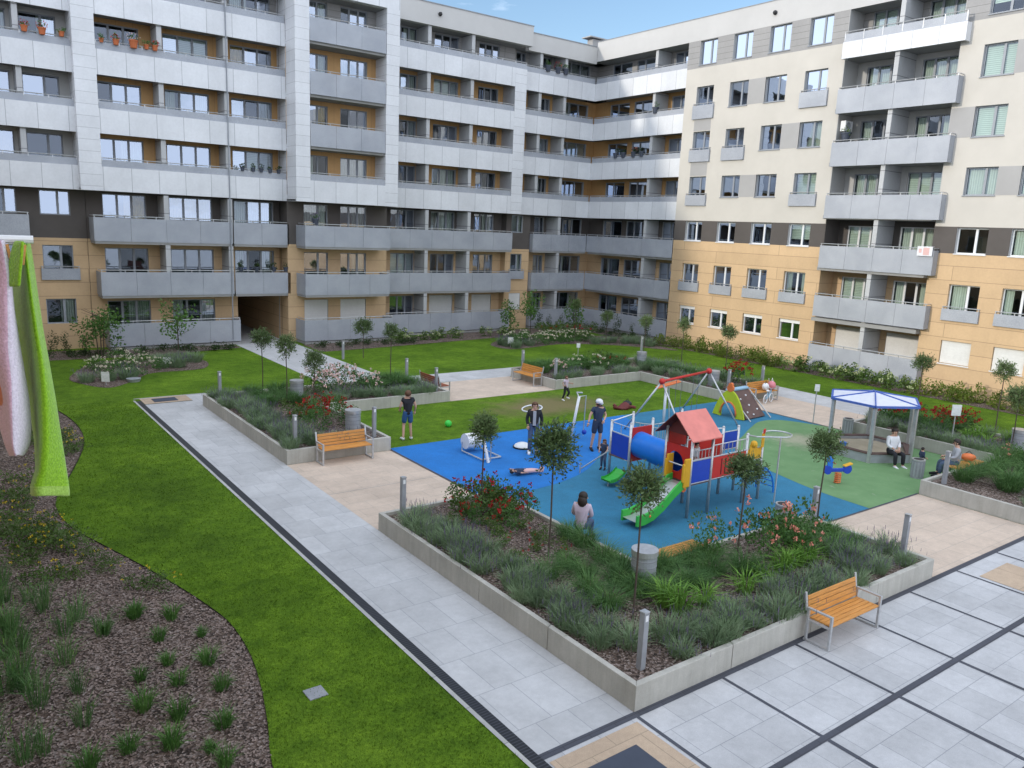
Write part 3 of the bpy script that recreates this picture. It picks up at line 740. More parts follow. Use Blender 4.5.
# rubber play surface
sheet('rubber_surface', rect(11.7,28.3,10.8,22.25), .006, 'rubber_teal')
blue = [(11.7,16.1)] + smooth_poly([(11.7,16.3),(12.99,16.6),(14.4,16.8),(15.61,17.2),(16.73,17.87),(17.83,18.7),(19.2,18.9),(20.2,19.5),(21.3,20.6),(22.2,22.25)], 5) + [(11.7,22.25)]
sheet('rubber_surface', blue, .010, 'rubber_blue')
green = smooth_poly([(28.3,17.2),(27.6,18.6),(26.6,18.9),(25.4,18.45),(24.0,17.75),(22.4,16.9),(21.4,15.4),(20.85,13.6),(20.6,12.3),(20.55,10.8)], 5) + [(28.3,10.8)]
sheet('rubber_surface', green, .010, 'rubber_green')
rects('kerb_strip', [(11.62,11.7,16.15,22.2),(28.3,28.36,16.2,21.9),(17.45,23.1,10.74,10.80)], .02, 'strip')
# planters
def wallpoly(name, label, poly, openings=()):
    """L-shaped concrete planter: walls around a bed of bark"""
    root = thing(name, label, 'planter')
    n = len(poly); inner = []; t = .11
    for i in range(n):
        p0, p1, p2 = (Vector(poly[i-1]), Vector(poly[i]), Vector(poly[(i+1) % n]))
        d1 = (p1-p0).normalized(); d2 = (p2-p1).normalized()
        n1 = Vector((-d1.y, d1.x)); n2 = Vector((-d2.y, d2.x))
        inner.append(tuple(p1 + (n1+n2)*t))
    w = MB(); H = .45
    for i in range(n):
        j = (i+1) % n; a, b, c, d = poly[i], poly[j], inner[j], inner[i]
        L = (Vector(b)-Vector(a)).length; k = max(1, round(L/2.4))
        for q in range(k):
            f0, f1 = q/k, (q+1)/k; gp = .005/L
            A = Vector(a).lerp(Vector(b), f0 + (gp if q else 0)); B = Vector(a).lerp(Vector(b), f1 - (gp if q < k-1 else 0))
            D = Vector(d).lerp(Vector(c), f0 + (gp if q else 0)); C_ = Vector(d).lerp(Vector(c), f1 - (gp if q < k-1 else 0))
            w.prism([tuple(A),tuple(B),tuple(C_),tuple(D)], 0, H)
    w.build('concrete_wall', M['concrete'], root, bevel=.012)
    s = MB(); s.face([(x,y,.37) for x, y in inner]); s.build('bark_bed', M['mulch'], root)
    return root
PB = [(8.21,7.54),(17.4,7.54),(17.4,10.75),(11.6,10.75),(11.6,16.12),(8.21,16.12)]
PA = [(8.21,22.06),(11.66,22.06),(11.66,27.42),(17.22,27.42),(17.22,30.9),(8.21,30.9)]
PD = [(28.35,21.85),(31.8,21.85),(31.8,30.9),(22.9,30.9),(22.9,27.42),(28.35,27.42)]
PE = [(23.12,7.54),(31.8,7.54),(31.8,16.15),(28.35,16.15),(28.35,10.75),(23.12,10.75)]
wallpoly('concrete_planter', 'nearest L-shaped concrete planter, wrapping the corner of the blue play surface', PB)
wallpoly('concrete_planter', 'L-shaped concrete planter by the long path, beside the man in black', PA)
wallpoly('concrete_planter', 'farthest L-shaped concrete planter, behind the swing and the play lawn', PD)
wallpoly('concrete_planter', 'L-shaped concrete planter behind the sandpit at the right edge', PE)

# ------------------------------------------------------------------ scattered ground cover (nobody could count it)
def in_poly(x, y, poly):
    c = False; j = len(poly)-1
    for i in range(len(poly)):
        if (poly[i][1] > y) != (poly[j][1] > y) and x < (poly[j][0]-poly[i][0])*(y-poly[i][1])/(poly[j][1]-poly[i][1]) + poly[i][0]: c = not c
        j = i
    return c
gr = random.Random(3)
m = MB()
def grow(n, x0, x1, y0, y1, hmin, hmax, wd, ok):
    for _ in range(n):
        x, y = gr.uniform(x0,x1), gr.uniform(y0,y1)
        if not ok(x,y): continue
        a = gr.uniform(0,6.28); h = gr.uniform(hmin,hmax); l = gr.uniform(-.03,.03); l2 = gr.uniform(-.03,.03)
        dx, dy = math.cos(a)*wd, math.sin(a)*wd
        m.face([(x-dx,y-dy,0),(x+dx,y+dy,0),(x+l,y+l2,h)])
def bedx(x,y): return not in_poly(x,y,left_bed) and not in_poly(x,y,ROSEBED)
grow(26000, 2.0,6.09, 7.0,16, .018,.045,.007, bedx)
grow(18000, 2.0,6.09, 16,33, .02,.05,.010, bedx)
tag(m.build('lawn_grass', M['lawn']), kind='stuff')
m = MB()
def chips(n, ok, x0, x1, y0, y1, z):
    k = 0
    while k < n:
        x, y = gr.uniform(x0,x1), gr.uniform(y0,y1)
        k += 1
        if not ok(x,y): continue
        L = gr.uniform(.012,.035); W = gr.uniform(.006,.014)
        rot = Matrix.Rotation(gr.uniform(0,6.28),3,'Z') @ Matrix.Rotation(gr.uniform(-.6,.6),3,'X') @ Matrix.Rotation(gr.uniform(-.5,.5),3,'Y')
        c = Vector((x,y,z+gr.uniform(0,.015)))
        m.face([c+rot@Vector(q) for q in ((-L,-W,0),(L,-W,0),(L*.8,W,0),(-L,W,0))])
chips(26000, lambda x,y: in_poly(x,y,left_bed), -.6,3.95, 8.5,24, .02)
chips(9000, lambda x,y: in_poly(x,y,PB), 8.3,17.3, 7.65,16, .378)
tag(m.build('bark_chips', M['chip']), kind='stuff')
# ------------------------------------------------------------------ street furniture
def bench(label, loc, rz, mat='wood', L=1.62):
    """seat and slatted back on two steel sled frames; faces local -Y"""
    t = thing('park_bench', label, 'bench', loc, rz, 'benches around the courtyard')
    s = MB()
    for i in range(5): s.box((-L/2+.03,-.23+i*.092,.43),(L/2-.03,-.23+i*.092+.08,.462))
    s.build('seat', M[mat], t, bevel=.006)
    b = MB(); tilt = Matrix.Rotation(R(-10),3,'X')
    for i in range(4): b.obox((0,.245+.018*i,.515+.093*i),(L-.06,.026,.082),tilt)
    b.build('backrest', M[mat], t, bevel=.006)
    for sx in (-1,1):
        f = MB(); x = sx*(L/2); w = .028
        f.box((x-w,-.25,0),(x+w,.27,.035)); f.box((x-w,-.25,.036),(x+w,-.21,.62)); f.box((x-w,.21,.036),(x+w,.25,.62)); f.box((x-w,-.25,.622),(x+w,.25,.65))
        f.box((x-w,-.209,.395),(x+w,.209,.426)); f.obox((x,.30,.74),(.05,.03,.34),tilt)
        f.build('side_frame', M['steel'], t, bevel=.004)
    return t
bench('orange-brown slatted bench nearest the viewer, on the granite plaza', (13.3,7.2,.012), 0)
bench('orange-brown slatted bench beside the long path, behind the drum-shaped planter vent', (9.92,21.72,.012), 0)
bench('small far bench by itself in front of the far planter, next to the running child', (22.6,29.2,.012), R(-90))
bench('red-brown bench seen from behind at the far end of the planter by the path', (17.5,29.1,.012), R(90), 'wood_red')
bench('far bench with a pink bag and a small bicycle against it', (30.1,21.45,.012), 0)
def wallseat(label, x0, x1, y):
    t = thing('wall_bench', label, 'bench', (x0,y,0), 0, 'backless slatted seats on the planter walls')
    s = MB()
    for i in range(5): s.box((0,-.15+i*.088,.47),(x1-x0,-.15+i*.088+.076,.505))
    s.build('seat', M['wood'], t, bevel=.006)
    for x in (.12, x1-x0-.12):
        f = MB(); f.box((x-.03,.19,.0),(x+.03,.25,.44)); f.box((x-.03,-.13,.44),(x+.03,.26,.468)); f.build('support', M['steel'], t)
wallseat('backless slatted seat on the back wall of the near planter, half hidden by plants', 11.95, 13.45, 10.75)
wallseat('backless slatted seat the man in the grey shirt sits on', 25.2, 26.9, 10.75)

def bollard(label, x, y, z=.37):
    t = thing('bollard_light', label, 'bollard', (x,y,z), gb.uniform(-.05,.05), 'grey light posts standing in the planters')
    p = MB(); p.box((-.055,-.055,0),(.055,.055,.98)); p.build('post', M['bollard'], t, bevel=.006)
    c = MB(); c.box((-.06,-.06,.985),(.06,.06,1.0)); c.build('cap', M['steel'], t)
    l = MB(); l.box((-.03,-.058,.84),(.03,-.0555,.94)); l.build('lamp_slot', M['white'], t)
gb = random.Random(5)
for lb, x, y in (('square grey light post at the near corner of the near planter, in front of everything',8.72,7.95),('light post at the path end of the near planter, below the red roses',8.66,15.75),
    ('dark light post at the right end of the near planter, by the tan paving',17.1,8.1),('light post behind the left half of the path-side bench',8.68,22.62),('light post beside the bin, at the right end of the path-side bench',11.3,22.55),
    ('light post at the far left end of the planter by the path',8.75,30.5),('light post at the end of the wall by the red-brown bench',16.85,27.95),('light post behind the red-brown bench',16.85,30.5),
    ('light post to the upper left of the small far bench',23.3,30.5),('light post to the right of the small far bench',23.3,27.95),('light post left of the bench with the bicycle',28.85,22.4),('light post right of the bench with the bicycle',31.3,22.4),
    ('light post behind the near planter, beside the round litter bin',17.0,10.3),('light post in front of the man in the grey shirt',23.6,10.3)):
    bollard(lb, x, y)
bollard('light post on the lawn by the path out of the archway', 17.5, 38.6, 0); bollard('light post on the far lawn in front of the corner loggias', 35.3, 34.2, 0)

def vent(label, x, y, r=.25, h=.70):
    t = thing('ventilation_drum', label, 'vent', (x,y,.36), 0, 'grey ventilation drums in the planters')
    b = MB(); b.tube([(0,0,0),(0,0,h-.12)], r, 28); b.build('drum', M['drum'], t, smooth=False)
    s = MB()
    for i in range(4): s.tube([(0,0,.1+i*.13),(0,0,.12+i*.13)], r+.006, 28)
    s.build('louvre', M['bollard'], t)
    c = MB(); c.tube([(0,0,h-.11),(0,0,h)], r+.02, 28); c.build('lid', M['steel'], t)
for lb, x, y in (('grey vent drum in the near planter, left of the half-hidden bench',11.1,10.25),('grey vent drum behind the path-side bench, by the red roses',11.1,23.7),('grey vent drum far back in the planter by the path',11.3,29.2),
                 ('grey vent drum at the corner of the far planter',30.3,29.3),('grey vent drum in the far planter by the bench with the bicycle',29.4,23.7),('grey vent drum at the right edge of the picture',30.4,11.0)):
    vent(lb, x, y)
def bin_(label, x, y):
    t = thing('litter_bin', label, 'litter bin', (x,y,.01), 0, 'round grey litter bins')
    b = MB(); b.tube([(0,0,0),(0,0,.56)], .19, 24); b.build('body', M['bollard'], t)
    s = MB()
    for i in range(12):
        a = i*math.pi/6; s.obox((math.cos(a)*.193,math.sin(a)*.193,.29),(.01,.045,.46),Matrix.Rotation(a,3,'Z'))
    s.build('slats', M['drum'], t)
    r = MB(); r.tube([(0,0,.565),(0,0,.60)], .20, 24); r.tube([(0,0,.601),(0,0,.604)], .15, 24, 1); r.build('rim', [M['steel'], M['black']], t)
bin_('litter bin behind the near planter, by the light post', 17.15,11.25); bin_('litter bin behind the blue and white pergola', 28.0,16.0); bin_('litter bin beside the seated child', 24.75,11.65)

def sign(name, label, x, y, z, h, w, hh, mat='sign_face', rz=R(-36)):
    t = thing(name, label, 'sign', (x,y,z), rz)
    p = MB(); p.tube([(0,0,0),(0,0,h)], .022, 8); p.build('post', M['steel'], t)
    b = MB(); b.box((-w/2,-.035,h-hh*.7),(w/2,-.02,h+hh*.3)); b.build('board', M[mat], t, bevel=.003)
    e = MB(); e.box((-w*.36,-.0385,h-hh*.05),(w*.36,-.0355,h+hh*.12)); e.build('printed_panel', M['pale_blue'] if False else M['white'], t)
sign('notice_sign', 'white notice sign on a post behind the sandpit', 29.3,12.75,.37,1.2,.34,.40)
sign('plant_label_sign', 'small white plant label in front of the rose bed on the left lawn', 5.75,36.3,0,.45,.34,.42)
sign('plant_label_sign', 'small white plant label in the rose bed near the young tree', 8.9,39.4,0,.42,.34,.3)
sign('plant_label_sign', 'small white plant label in the far rose bed', 28.7,38.9,0,.5,.34,.4)
sign('plant_label_sign', 'small white marker among the shrubs behind the far planter', 29.5,33.5,0,.9,.2,.26)
sign('lamp_head_sign', 'small white box sign on a post beyond the pergola', 28.2,17.6,0,1.55,.2,.28)

# ------------------------------------------------------------------ playground
def rotz(a): return Matrix.Rotation(a,3,'Z')
PF = thing('play_tower', 'large climbing frame with a red-roofed tower, blue tube and green slide', 'climbing frame', (0,0,.01))
def post(x, y, h, mat='steel', r=.042, z=0):
    p = MB(); p.tube([(x,y,z),(x,y,h)], r, 10); p.ball((x,y,h),r*1.05); return p.build('post', M[mat], PF, smooth=True)
TX0, TX1, TY0, TY1 = 15.42, 16.22, 12.9, 13.78
for x, y, h in ((TX0,TY0,2.25),(TX1,TY0,2.25),(TX0,TY1,2.25),(TX1,TY1,2.25),(15.92,15.6,1.85),(15.98,16.45,1.75),(16.8,15.6,1.9),(16.85,16.45,1.9),(17.72,12.95,1.95),(17.75,13.8,1.95),(18.42,12.95,1.95),(18.42,13.8,1.9)): post(x,y,h)
p = MB(); p.tube([(18.5,12.45,0),(18.5,12.45,1.9)], .022, 8); p.build('fire_pole', M['steel'], PF)
r = MB(); r.tube([(18.42,12.95,1.9)]+[(18.62+.36*math.cos(a),12.62+.36*math.sin(a),1.93) for a in [math.pi*.75-i*math.pi*1.5/12 for i in range(13)]]+[(17.8,12.72,1.93),(17.72,12.95,1.93)], .02, 6); r.build('ring_rail', M['steel'], PF)
def panel(name, a, b, z0, z1, mat, t=.03, top=True):
    a, b = Vector((*a,0)), Vector((*b,0)); d = (b-a); L = d.length; ang = math.atan2(d.y,d.x); c = (a+b)/2
    m = MB(); m.obox((c.x,c.y,(z0+z1)/2),(L-.1,t,z1-z0),rotz(ang)); o = m.build(name, M[mat], PF, bevel=.006)
    if top:
        rr = MB()
        for z in (z0-.02, z1+.02): rr.tube([(a.x,a.y,z),(b.x,b.y,z)], .016, 6)
        rr.build('rail', M['steel'], o)
    return o
def rails(a, b, z0, z1, n=5, name='balustrade'):
    m = MB(); a, b = Vector((*a,0)), Vector((*b,0))
    for z in (z0,z1): m.tube([(a.x,a.y,z),(b.x,b.y,z)], .016, 6)
    for i in range(1,n):
        q = a.lerp(b,i/n); m.tube([(q.x,q.y,z0),(q.x,q.y,z1)], .011, 5)
    return m.build(name, M['steel'], PF)
for a in ((TX0,TY0,TX1,TY1,.86),(15.92,15.6,16.82,16.45,.72),(17.72,12.95,18.42,13.8,.9),(TX1,TY0+.05,17.72,TY1,.86)):
    d = MB(); d.box((a[0],a[1],a[4]),(a[2],a[3],a[4]+.04)); d.build('deck', M['brown_board'], PF)
panel('blue_panel', (TX0,TY0), (TX1,TY0), .93, 1.50, 'play_blue'); rails((TX0,TY0), (TX1,TY0), 1.54, 1.78, 6)
panel('red_panel', (TX1,TY0), (17.72,TY0+.03), .93, 1.50, 'play_red'); rails((TX1,TY0), (17.72,TY0+.03), 1.53, 1.84, 9)
s = MB()
for x in (16.62,16.78,16.98,17.2,17.38): s.box((x,TY0-.02,1.0),(x+.03,TY0-.004,1.44))
s.build('slit', M['roof_dark'], PF)
panel('red_panel', (TX1,TY1), (17.75,TY1), 1.1, 1.75, 'play_red'); panel('blue_panel', (17.75,13.8), (18.42,13.8), 1.3, 1.78, 'play_blue')
panel('blue_panel', (17.72,12.95), (18.42,12.95), 1.2, 1.5, 'play_yellow')
panel('blue_panel', (15.98,16.45), (15.92,15.6), .75, 1.42, 'play_blue'); rails((15.98,16.45), (15.92,15.6), 1.45, 1.72, 2)
# round-hole panels at either end of the tube
def hole_panel(axis, p, u0, u1, z0, z1, cu, cz, r, mat):
    m = MB(); N = 28; F = Face(axis, p); t = .04
    def edge(a):
        c, s_ = math.cos(a), math.sin(a); k = 1e9
        if c > 1e-6: k = min(k,(u1-cu)/c)
        if c < -1e-6: k = min(k,(u0-cu)/c)
        if s_ > 1e-6: k = min(k,(z1-cz)/s_)
        if s_ < -1e-6: k = min(k,(z0-cz)/s_)
        return (cu+c*k, cz+s_*k)
    angs = sorted([2*math.pi*i/N for i in range(N)] + [math.atan2(z-cz,u-cu) % (2*math.pi) for u in (u0,u1) for z in (z0,z1)])
    for i, a in enumerate(angs):
        b = angs[(i+1) % len(angs)]
        ia, ib = (cu+r*math.cos(a),cz+r*math.sin(a)), (cu+r*math.cos(b),cz+r*math.sin(b)); ea, eb = edge(a), edge(b)
        for d in (0,t): m.face([F.pt(*ia,d),F.pt(*ib,d),F.pt(*eb,d),F.pt(*ea,d)])
        m.face([F.pt(*ia,0),F.pt(*ib,0),F.pt(*ib,t),F.pt(*ia,t)]); m.face([F.pt(*ea,0),F.pt(*eb,0),F.pt(*eb,t),F.pt(*ea,t)])
    return m.build('round_hole_panel', M[mat], PF)
hole_panel('x', 15.58, 15.96, 16.76, .72, 1.72, 16.3, 1.2, .35, 'play_red')
hole_panel('y', TX0-.02, TY0+.03, TY1-.03, .95, 1.85, 13.42, 1.4, .27, 'play_red')
tb = MB(); n = 26; m0 = tb
A, B = Vector((16.3,15.57,1.2)), Vector((15.98,13.7,1.24)); d = (B-A).normalized(); u = Vector((0,0,1)); v = d.cross(u).normalized(); u = v.cross(d)
for k in range(9):
    c = A.lerp(B,k/8); rr = .37 + (.012 if k in (0,4,8) else 0)
    for j in range(n): a = 2*math.pi*j/n; tb.v.append(tuple(c+(u*math.sin(a)+v*math.cos(a))*rr))
for k in range(8):
    for j in range(n): tb.f.append((k*n+j,k*n+(j+1)%n,(k+1)*n+(j+1)%n,(k+1)*n+j)); tb.m.append(0)
tb.build('tube_tunnel', M['tube_blue'], PF, smooth=True)
# pitched roof with red gables
rf = MB(); x0, x1, ym = TX0-.24, TX1+.12, (TY0+TY1)/2
for s_, mi in ((-1,0),(1,1)):
    ye = ym + s_*.64; z0, z1 = 2.12, 2.74; t = .03
    a = [(x0,ye,z0),(x1,ye,z0),(x1,ym,z1),(x0,ym,z1)]
    if s_ > 0: a = a[::-1]
    rf.face(a, mi); rf.face([(x,y,z-t) for x,y,z in a][::-1], mi)
    rf.face([(x0,ye,z0-t),(x1,ye,z0-t),(x1,ye,z0),(x0,ye,z0)], mi)
    for x in (x0,x1): rf.face([(x,ye,z0-t),(x,ym,z1-t),(x,ym,z1),(x,ye,z0)], mi)
rf.build('roof', [M['roof_pink'], M['roof_dark']], PF)
for x in (TX0,TX1):
    gm = MB(); gm.face([(x,TY0,2.15),(x,TY1,2.15),(x,ym,2.72)]); gm.face([(x+.02,TY0,2.15),(x+.02,TY1,2.15),(x+.02,ym,2.72)]); gm.build('gable', M['roof_dark'], PF)
panel('red_panel', (TX0+.02,TY1), (TX1,TY1), 1.68, 2.15, 'play_red', top=False)
# slide
sl = MB(); prof = [(15.36,.92),(15.2,.9),(14.9,.72),(14.55,.46),(14.2,.27),(13.9,.2),(13.62,.2)]; ys = (12.93,13.45)
for (xa,za),(xb,zb) in zip(prof,prof[1:]):
    sl.face([(xa,ys[0],za),(xa,ys[1],za),(xb,ys[1],zb),(xb,ys[0],zb)])
sl.build('slide_chute', M['steel'], PF, smooth=True)
for y in ys:
    sd = MB()
    for (xa,za),(xb,zb) in zip(prof,prof[1:]):
        for y0 in (y-.03,y+.03): sd.face([(xa,y0,za-.1),(xb,y0,zb-.1),(xb,y0,zb+.17),(xa,y0,za+.17)])
        sd.face([(xa,y-.03,za+.17),(xb,y-.03,zb+.17),(xb,y+.03,zb+.17),(xa,y+.03,za+.17)])
    xb, zb = prof[-1]; sd.face([(xb,y-.03,zb-.1),(xb,y+.03,zb-.1),(xb,y+.03,zb+.17),(xb,y-.03,zb+.17)])
    sd.build('slide_side', M['play_green'], PF)
for y in ys:
    gd = MB(); s_ = -1 if y < 13.2 else 1; yy = y + s_*.04
    gd.prism([(15.16,yy-.03),(15.40,yy-.03),(15.40,yy+.03),(15.16,yy+.03)], .85, 1.62); gd.prism([(15.1,yy-.032),(15.18,yy-.032),(15.18,yy+.032),(15.1,yy+.032)], 1.0, 1.5)
    gd.build('yellow_guard', M['play_yellow'], PF, bevel=.03)
b = MB(); b.tube([(15.2,ys[0],1.42),(15.2,ys[1],1.42)], .018, 6); b.build('grab_bar', M['steel'], PF)
for x, z in ((15.25,.82),(14.05,.30)):
    f = MB(); f.tube([(x,12.945,z),(x,12.915,z)], .1, 12); f.ball((x,12.91,z),.04,0); f.build('orange_flower', M['play_orange'], PF)
pr = MB(); pr.tube([(14.3,13.2,0),(14.3,13.2,.28)], .03, 8); pr.build('slide_support', M['steel'], PF)
# rope bridge behind
nb = MB()
for y in (15.72,16.35):
    top = [(16.85+ (18.9-16.85)*i/10, y, 1.62-.16*math.sin(math.pi*i/10)) for i in range(11)]; bot = [(x,yy,z-.72) for x,yy,z in top]
    nb.tube(top,.016,6); nb.tube(bot,.016,6)
    for t_, b_ in zip(top[1:-1],bot[1:-1]): nb.tube([t_,b_],.010,5)
nb.build('rope_net', M['steel'], PF)
bd = MB()
for i in range(12): x = 16.95+i*.16; bd.box((x,15.75,.86-.16*math.sin(math.pi*(i+.5)/12)),(x+.12,16.32,.90-.16*math.sin(math.pi*(i+.5)/12)))
bd.build('bridge_plank', M['brown_board'], PF)
for x, y in ((18.9,15.72),(18.9,16.35)): post(x,y,1.8)
panel('red_panel', (18.9,15.72), (18.9,16.35), .8, 1.4, 'play_red')
rl = MB(); rl.tube([(16.22,13.8,1.98),(17.0,14.4,1.86),(17.75,13.8,1.92)],.018,6); rl.tube([(15.98,16.45,1.74),(16.85,16.45,1.86)],.018,6); rl.build('hand_rope', M['white'], PF)
# arched climber and play figures at the right end
ac = MB()
for y in (13.05,13.65):
    ac.tube([(18.45+.85*math.sin(a), y, .9*math.cos(a)) for a in [i*math.pi/2/8 for i in range(9)]], .024, 6)
for i in range(1,8):
    a = i*math.pi/2/8; ac.tube([(18.45+.85*math.sin(a),13.05,.9*math.cos(a)),(18.45+.85*math.sin(a),13.65,.9*math.cos(a))], .018, 6)
ac.build('arched_ladder', M['tube_blue'], PF)
fg = MB(); fg.obox((18.35,12.9,1.72),(.2,.03,.42),rotz(.3)); fg.obox((18.35,12.88,1.98),(.15,.03,.14),rotz(.3),1); fg.build('play_figure', [M['play_yellow'], M['play_red']], PF, bevel=.03)
fg = MB(); fg.obox((17.95,12.9,1.5),(.25,.03,.3),rotz(-.2)); fg.ball((17.95,12.89,1.66),.1,0); fg.build('play_figure', M['play_yellow'], PF)
# little green slide and sloping bar at the left end
gs = MB(); pr_ = [(15.9,.42),(15.74,.30),(15.58,.22),(15.42,.19),(15.3,.2)]
for (xa,za),(xb,zb) in zip(pr_,pr_[1:]):
    gs.face([(xa,15.65,za),(xb,15.65,zb),(xb,16.05,zb),(xa,16.05,za)]); gs.face([(xa,15.65,za-.04),(xb,15.65,zb-.04),(xb,16.05,zb-.04),(xa,16.05,za-.04)])
    for y in (15.65,16.05): gs.face([(xa,y,za-.04),(xb,y,zb-.04),(xb,y,zb+.06),(xa,y,za+.06)])
gs.build('small_slide', M['play_green'], PF, smooth=False)
pp = MB(); pp.tube([(15.4,15.85,0),(15.4,15.85,.17)],.025,6); pp.build('slide_foot', M['steel'], PF); pp = MB(); pp.tube([(15.98,16.45,.85),(15.5,17.2,.12)],.02,6); pp.tube([(15.5,17.2,.0),(15.5,17.2,.32)],.022,6); pp.build('entry_bar', M['steel'], PF)

# swing
t = thing('swing_set', 'swing frame with a red crossbeam behind the climbing frame', 'swing', (0,0,.01))
L0, L1 = Vector((21.1,19.3,2.0)), Vector((24.55,20.05,2.0)); dv = (L1-L0).normalized(); pv = Vector((-dv.y,dv.x,0))
c = MB(); c.tube([L0,L1],.05,10); c.build('crossbeam', M['play_red'], t, smooth=True)
for P in (L0,L1):
    k = MB(); k.ball(P,.12); k.build('end_cap', M['play_red'], t, smooth=True)
    for s_ in (-1,1):
        q = MB(); q.tube([P, P+pv*s_*1.3+(dv*(-.25 if P is L0 else .25))-Vector((0,0,2.0))],.035,8); q.build('leg', M['steel'], t, smooth=True)
for f, seat in ((.35,'rope'),(.72,'play_green')):
    P = L0.lerp(L1,f)
    ch = MB()
    for s_ in (-.2,.2): ch.tube([P+dv*s_, P+dv*s_-Vector((0,0,1.5))],.009,5)
    co = ch.build('chain', M['rope'], t)
    st_ = MB(); st_.obox(P-Vector((0,0,1.52)),(.46,.2,.05),rotz(math.atan2(dv.y,dv.x))); st_.build('seat', M[seat], co, bevel=.015)
t = thing('play_post', 'white play post with a tilted orange board on top, between the swing legs', 'play equipment', (22.55,20.4,.01))
p = MB(); p.tube([(0,0,0),(0,0,1.54)],.055,10); p.build('post', M['white'], t, smooth=True)
p = MB(); p.tube([(.22,-.1,0),(.1,-.05,1.45)],.025,8); p.build('brace', M['steel'], t)
b = MB(); b.obox((.1,0,1.56),(.95,.34,.05),rotz(-.5)@Matrix.Rotation(R(-17),3,'Y')); b.build('board', M['play_orange'], t, bevel=.02)
# climbing arch with brown ramp
t = thing('climbing_ramp', 'yellow arch with a brown climbing ramp at the back of the play area', 'climbing ramp', (25.95,19.25,.01), R(4))
ys_ = [i/24 for i in range(25)]
ar = MB(); prof = lambda s: (1.12*math.sin(math.pi*min(1,max(0,s)))**.75)
N = 24; Wd = 1.5; inn = lambda a: (Wd/2+.36*math.cos(a), .42+.0+.36*math.sin(a))
outer = [(Wd*i/N, max(.03,prof(i/N))) for i in range(N+1)]
inner = [(Wd/2-.36*math.cos(math.pi*i/N), (.15+.5*math.sin(math.pi*i/N)) if 0 < i < N else .0) for i in range(N+1)]
for x in (0,.08):
    for i in range(N): ar.face([(x,*outer[i]),(x,*outer[i+1]),(x,*inner[i+1]),(x,*inner[i])])
for cv in (outer,inner):
    for i in range(N): ar.face([(0,*cv[i]),(0,*cv[i+1]),(.08,*cv[i+1]),(.08,*cv[i])])
ar.build('yellow_arch', M['play_lime'], t)
rg = MB(); rg.tube([(-.02, Wd/2-.38*math.cos(math.pi*i/14), .12+.52*math.sin(math.pi*i/14)) for i in range(15)],.035,8); rg.build('orange_rim', M['play_orange'], t, smooth=True)
fl = MB(); fl.tube([(-.01,Wd/2,1.2),(.09,Wd/2,1.2)],.15,12); fl.tube([(-.02,Wd/2,1.34),(.1,Wd/2,1.34)],.09,10); fl.build('orange_figure', M['play_orange'], t)
bd = MB(); aa = math.atan2(.98,.95); bd.obox((.85,.48,.52),(1.35,1.36,.05),Matrix.Rotation(aa,3,'X')); bd.build('ramp_board', M['brown_board'], t)
tr = MB(); tr.obox((.85,.98,1.06),(1.4,.2,.06),Matrix.Rotation(.2,3,'X')); tr.build('top_step', M['pale_blue'], t)
for x in (.13,1.57):
    e = MB(); e.tube([(x,-.25,0),(x,.98,1.08)],.025,8); e.tube([(x,.98,1.08),(x,1.5,0)],.025,8); e.build('side_rail', M['steel'], t)
hd = MB()
for x, y in ((.5,.2),(.9,.42),(1.25,.25),(.6,.65),(1.1,.75),(.8,.1)): hd.ball((x,y-.03,.06+y*1.0),.04)
hd.build('climbing_hold', M['white'], t)
# spring rider
t = thing('spring_rider', 'blue and yellow rocking seat on an orange spring, on the green surface', 'spring rider', (21.85,12.6,.01), R(-25)); t.scale = (.8,.8,.85)
sp = MB(); sp.tube([(.11*math.cos(i*.6), .11*math.sin(i*.6), i*.0065) for i in range(62)],.022,6); sp.build('spring', M['play_orange'], t, smooth=True)
bo = MB(); bo.box((-.42,-.035,.42),(.4,.035,.56)); bo.build('body', M['play_blue'], t, bevel=.03)
hd = MB(); hd.box((-.5,-.03,.5),(-.28,.03,.92)); hd.ball((-.42,0,.88),.13,0,scale=(1,.4,1)); hd.build('head', M['tube_blue'], t, bevel=.03)
wh = MB(); wh.tube([(-.46,-.05,.5),(-.46,.05,.5)],.16,16); wh.build('wheel', M['play_blue'], t)
wh = MB(); wh.tube([(.36,-.05,.52),(.36,.05,.52)],.17,16); wh.build('wheel', M['play_blue'], t)
tl = MB(); tl.obox((.36,0,.68),(.34,.18,.05),Matrix.Rotation(-.3,3,'Y')); tl.build('seat', M['play_yellow'], t, bevel=.015)
hb = MB(); hb.tube([(-.3,-.2,.78),(-.3,.2,.78)],.018,6); hb.build('handlebar', M['play_red'], t)
# balance drum, beam frame, low dome, ball-throwing hoop
t = thing('rolling_drum', 'white rolling drum in a tubular frame on the bright blue surface', 'play equipment', (13.9,20.4,.01), R(0))
dr = MB(); dr.tube([(-.26,.35,.36),(.26,.35,.36)],.25,22); dr.build('drum', M['white'], t, smooth=False)
fr = MB()
for x in (-.36,.36): fr.tube([(x,.35,.36),(x,.35,.06),(x,-.8,.06)],.025,8)
fr.tube([(-.36,-.8,.06),(.36,-.8,.06)],.025,8); fr.build('frame', M['steel'], t)
t = thing('leaning_rail', 'white leaning handrail frame beside the rolling drum', 'play equipment', (13.6,19.5,.01), R(-36))
fr = MB(); fr.tube([(-.1,.1,.80),(.1,-.05,0)],.05,10); fr.build('leaning_post', M['white'], t); fr = MB(); fr.tube([(-.1,.1,.80),(.16,.1,.82),(.16,.1,0)],.02,8); fr.build('side_bar', M['steel'], t)
t = thing('stepping_dome', 'low white dome on the blue surface beside the man in the dark jacket', 'play equipment', (15.65,20.3,.01))
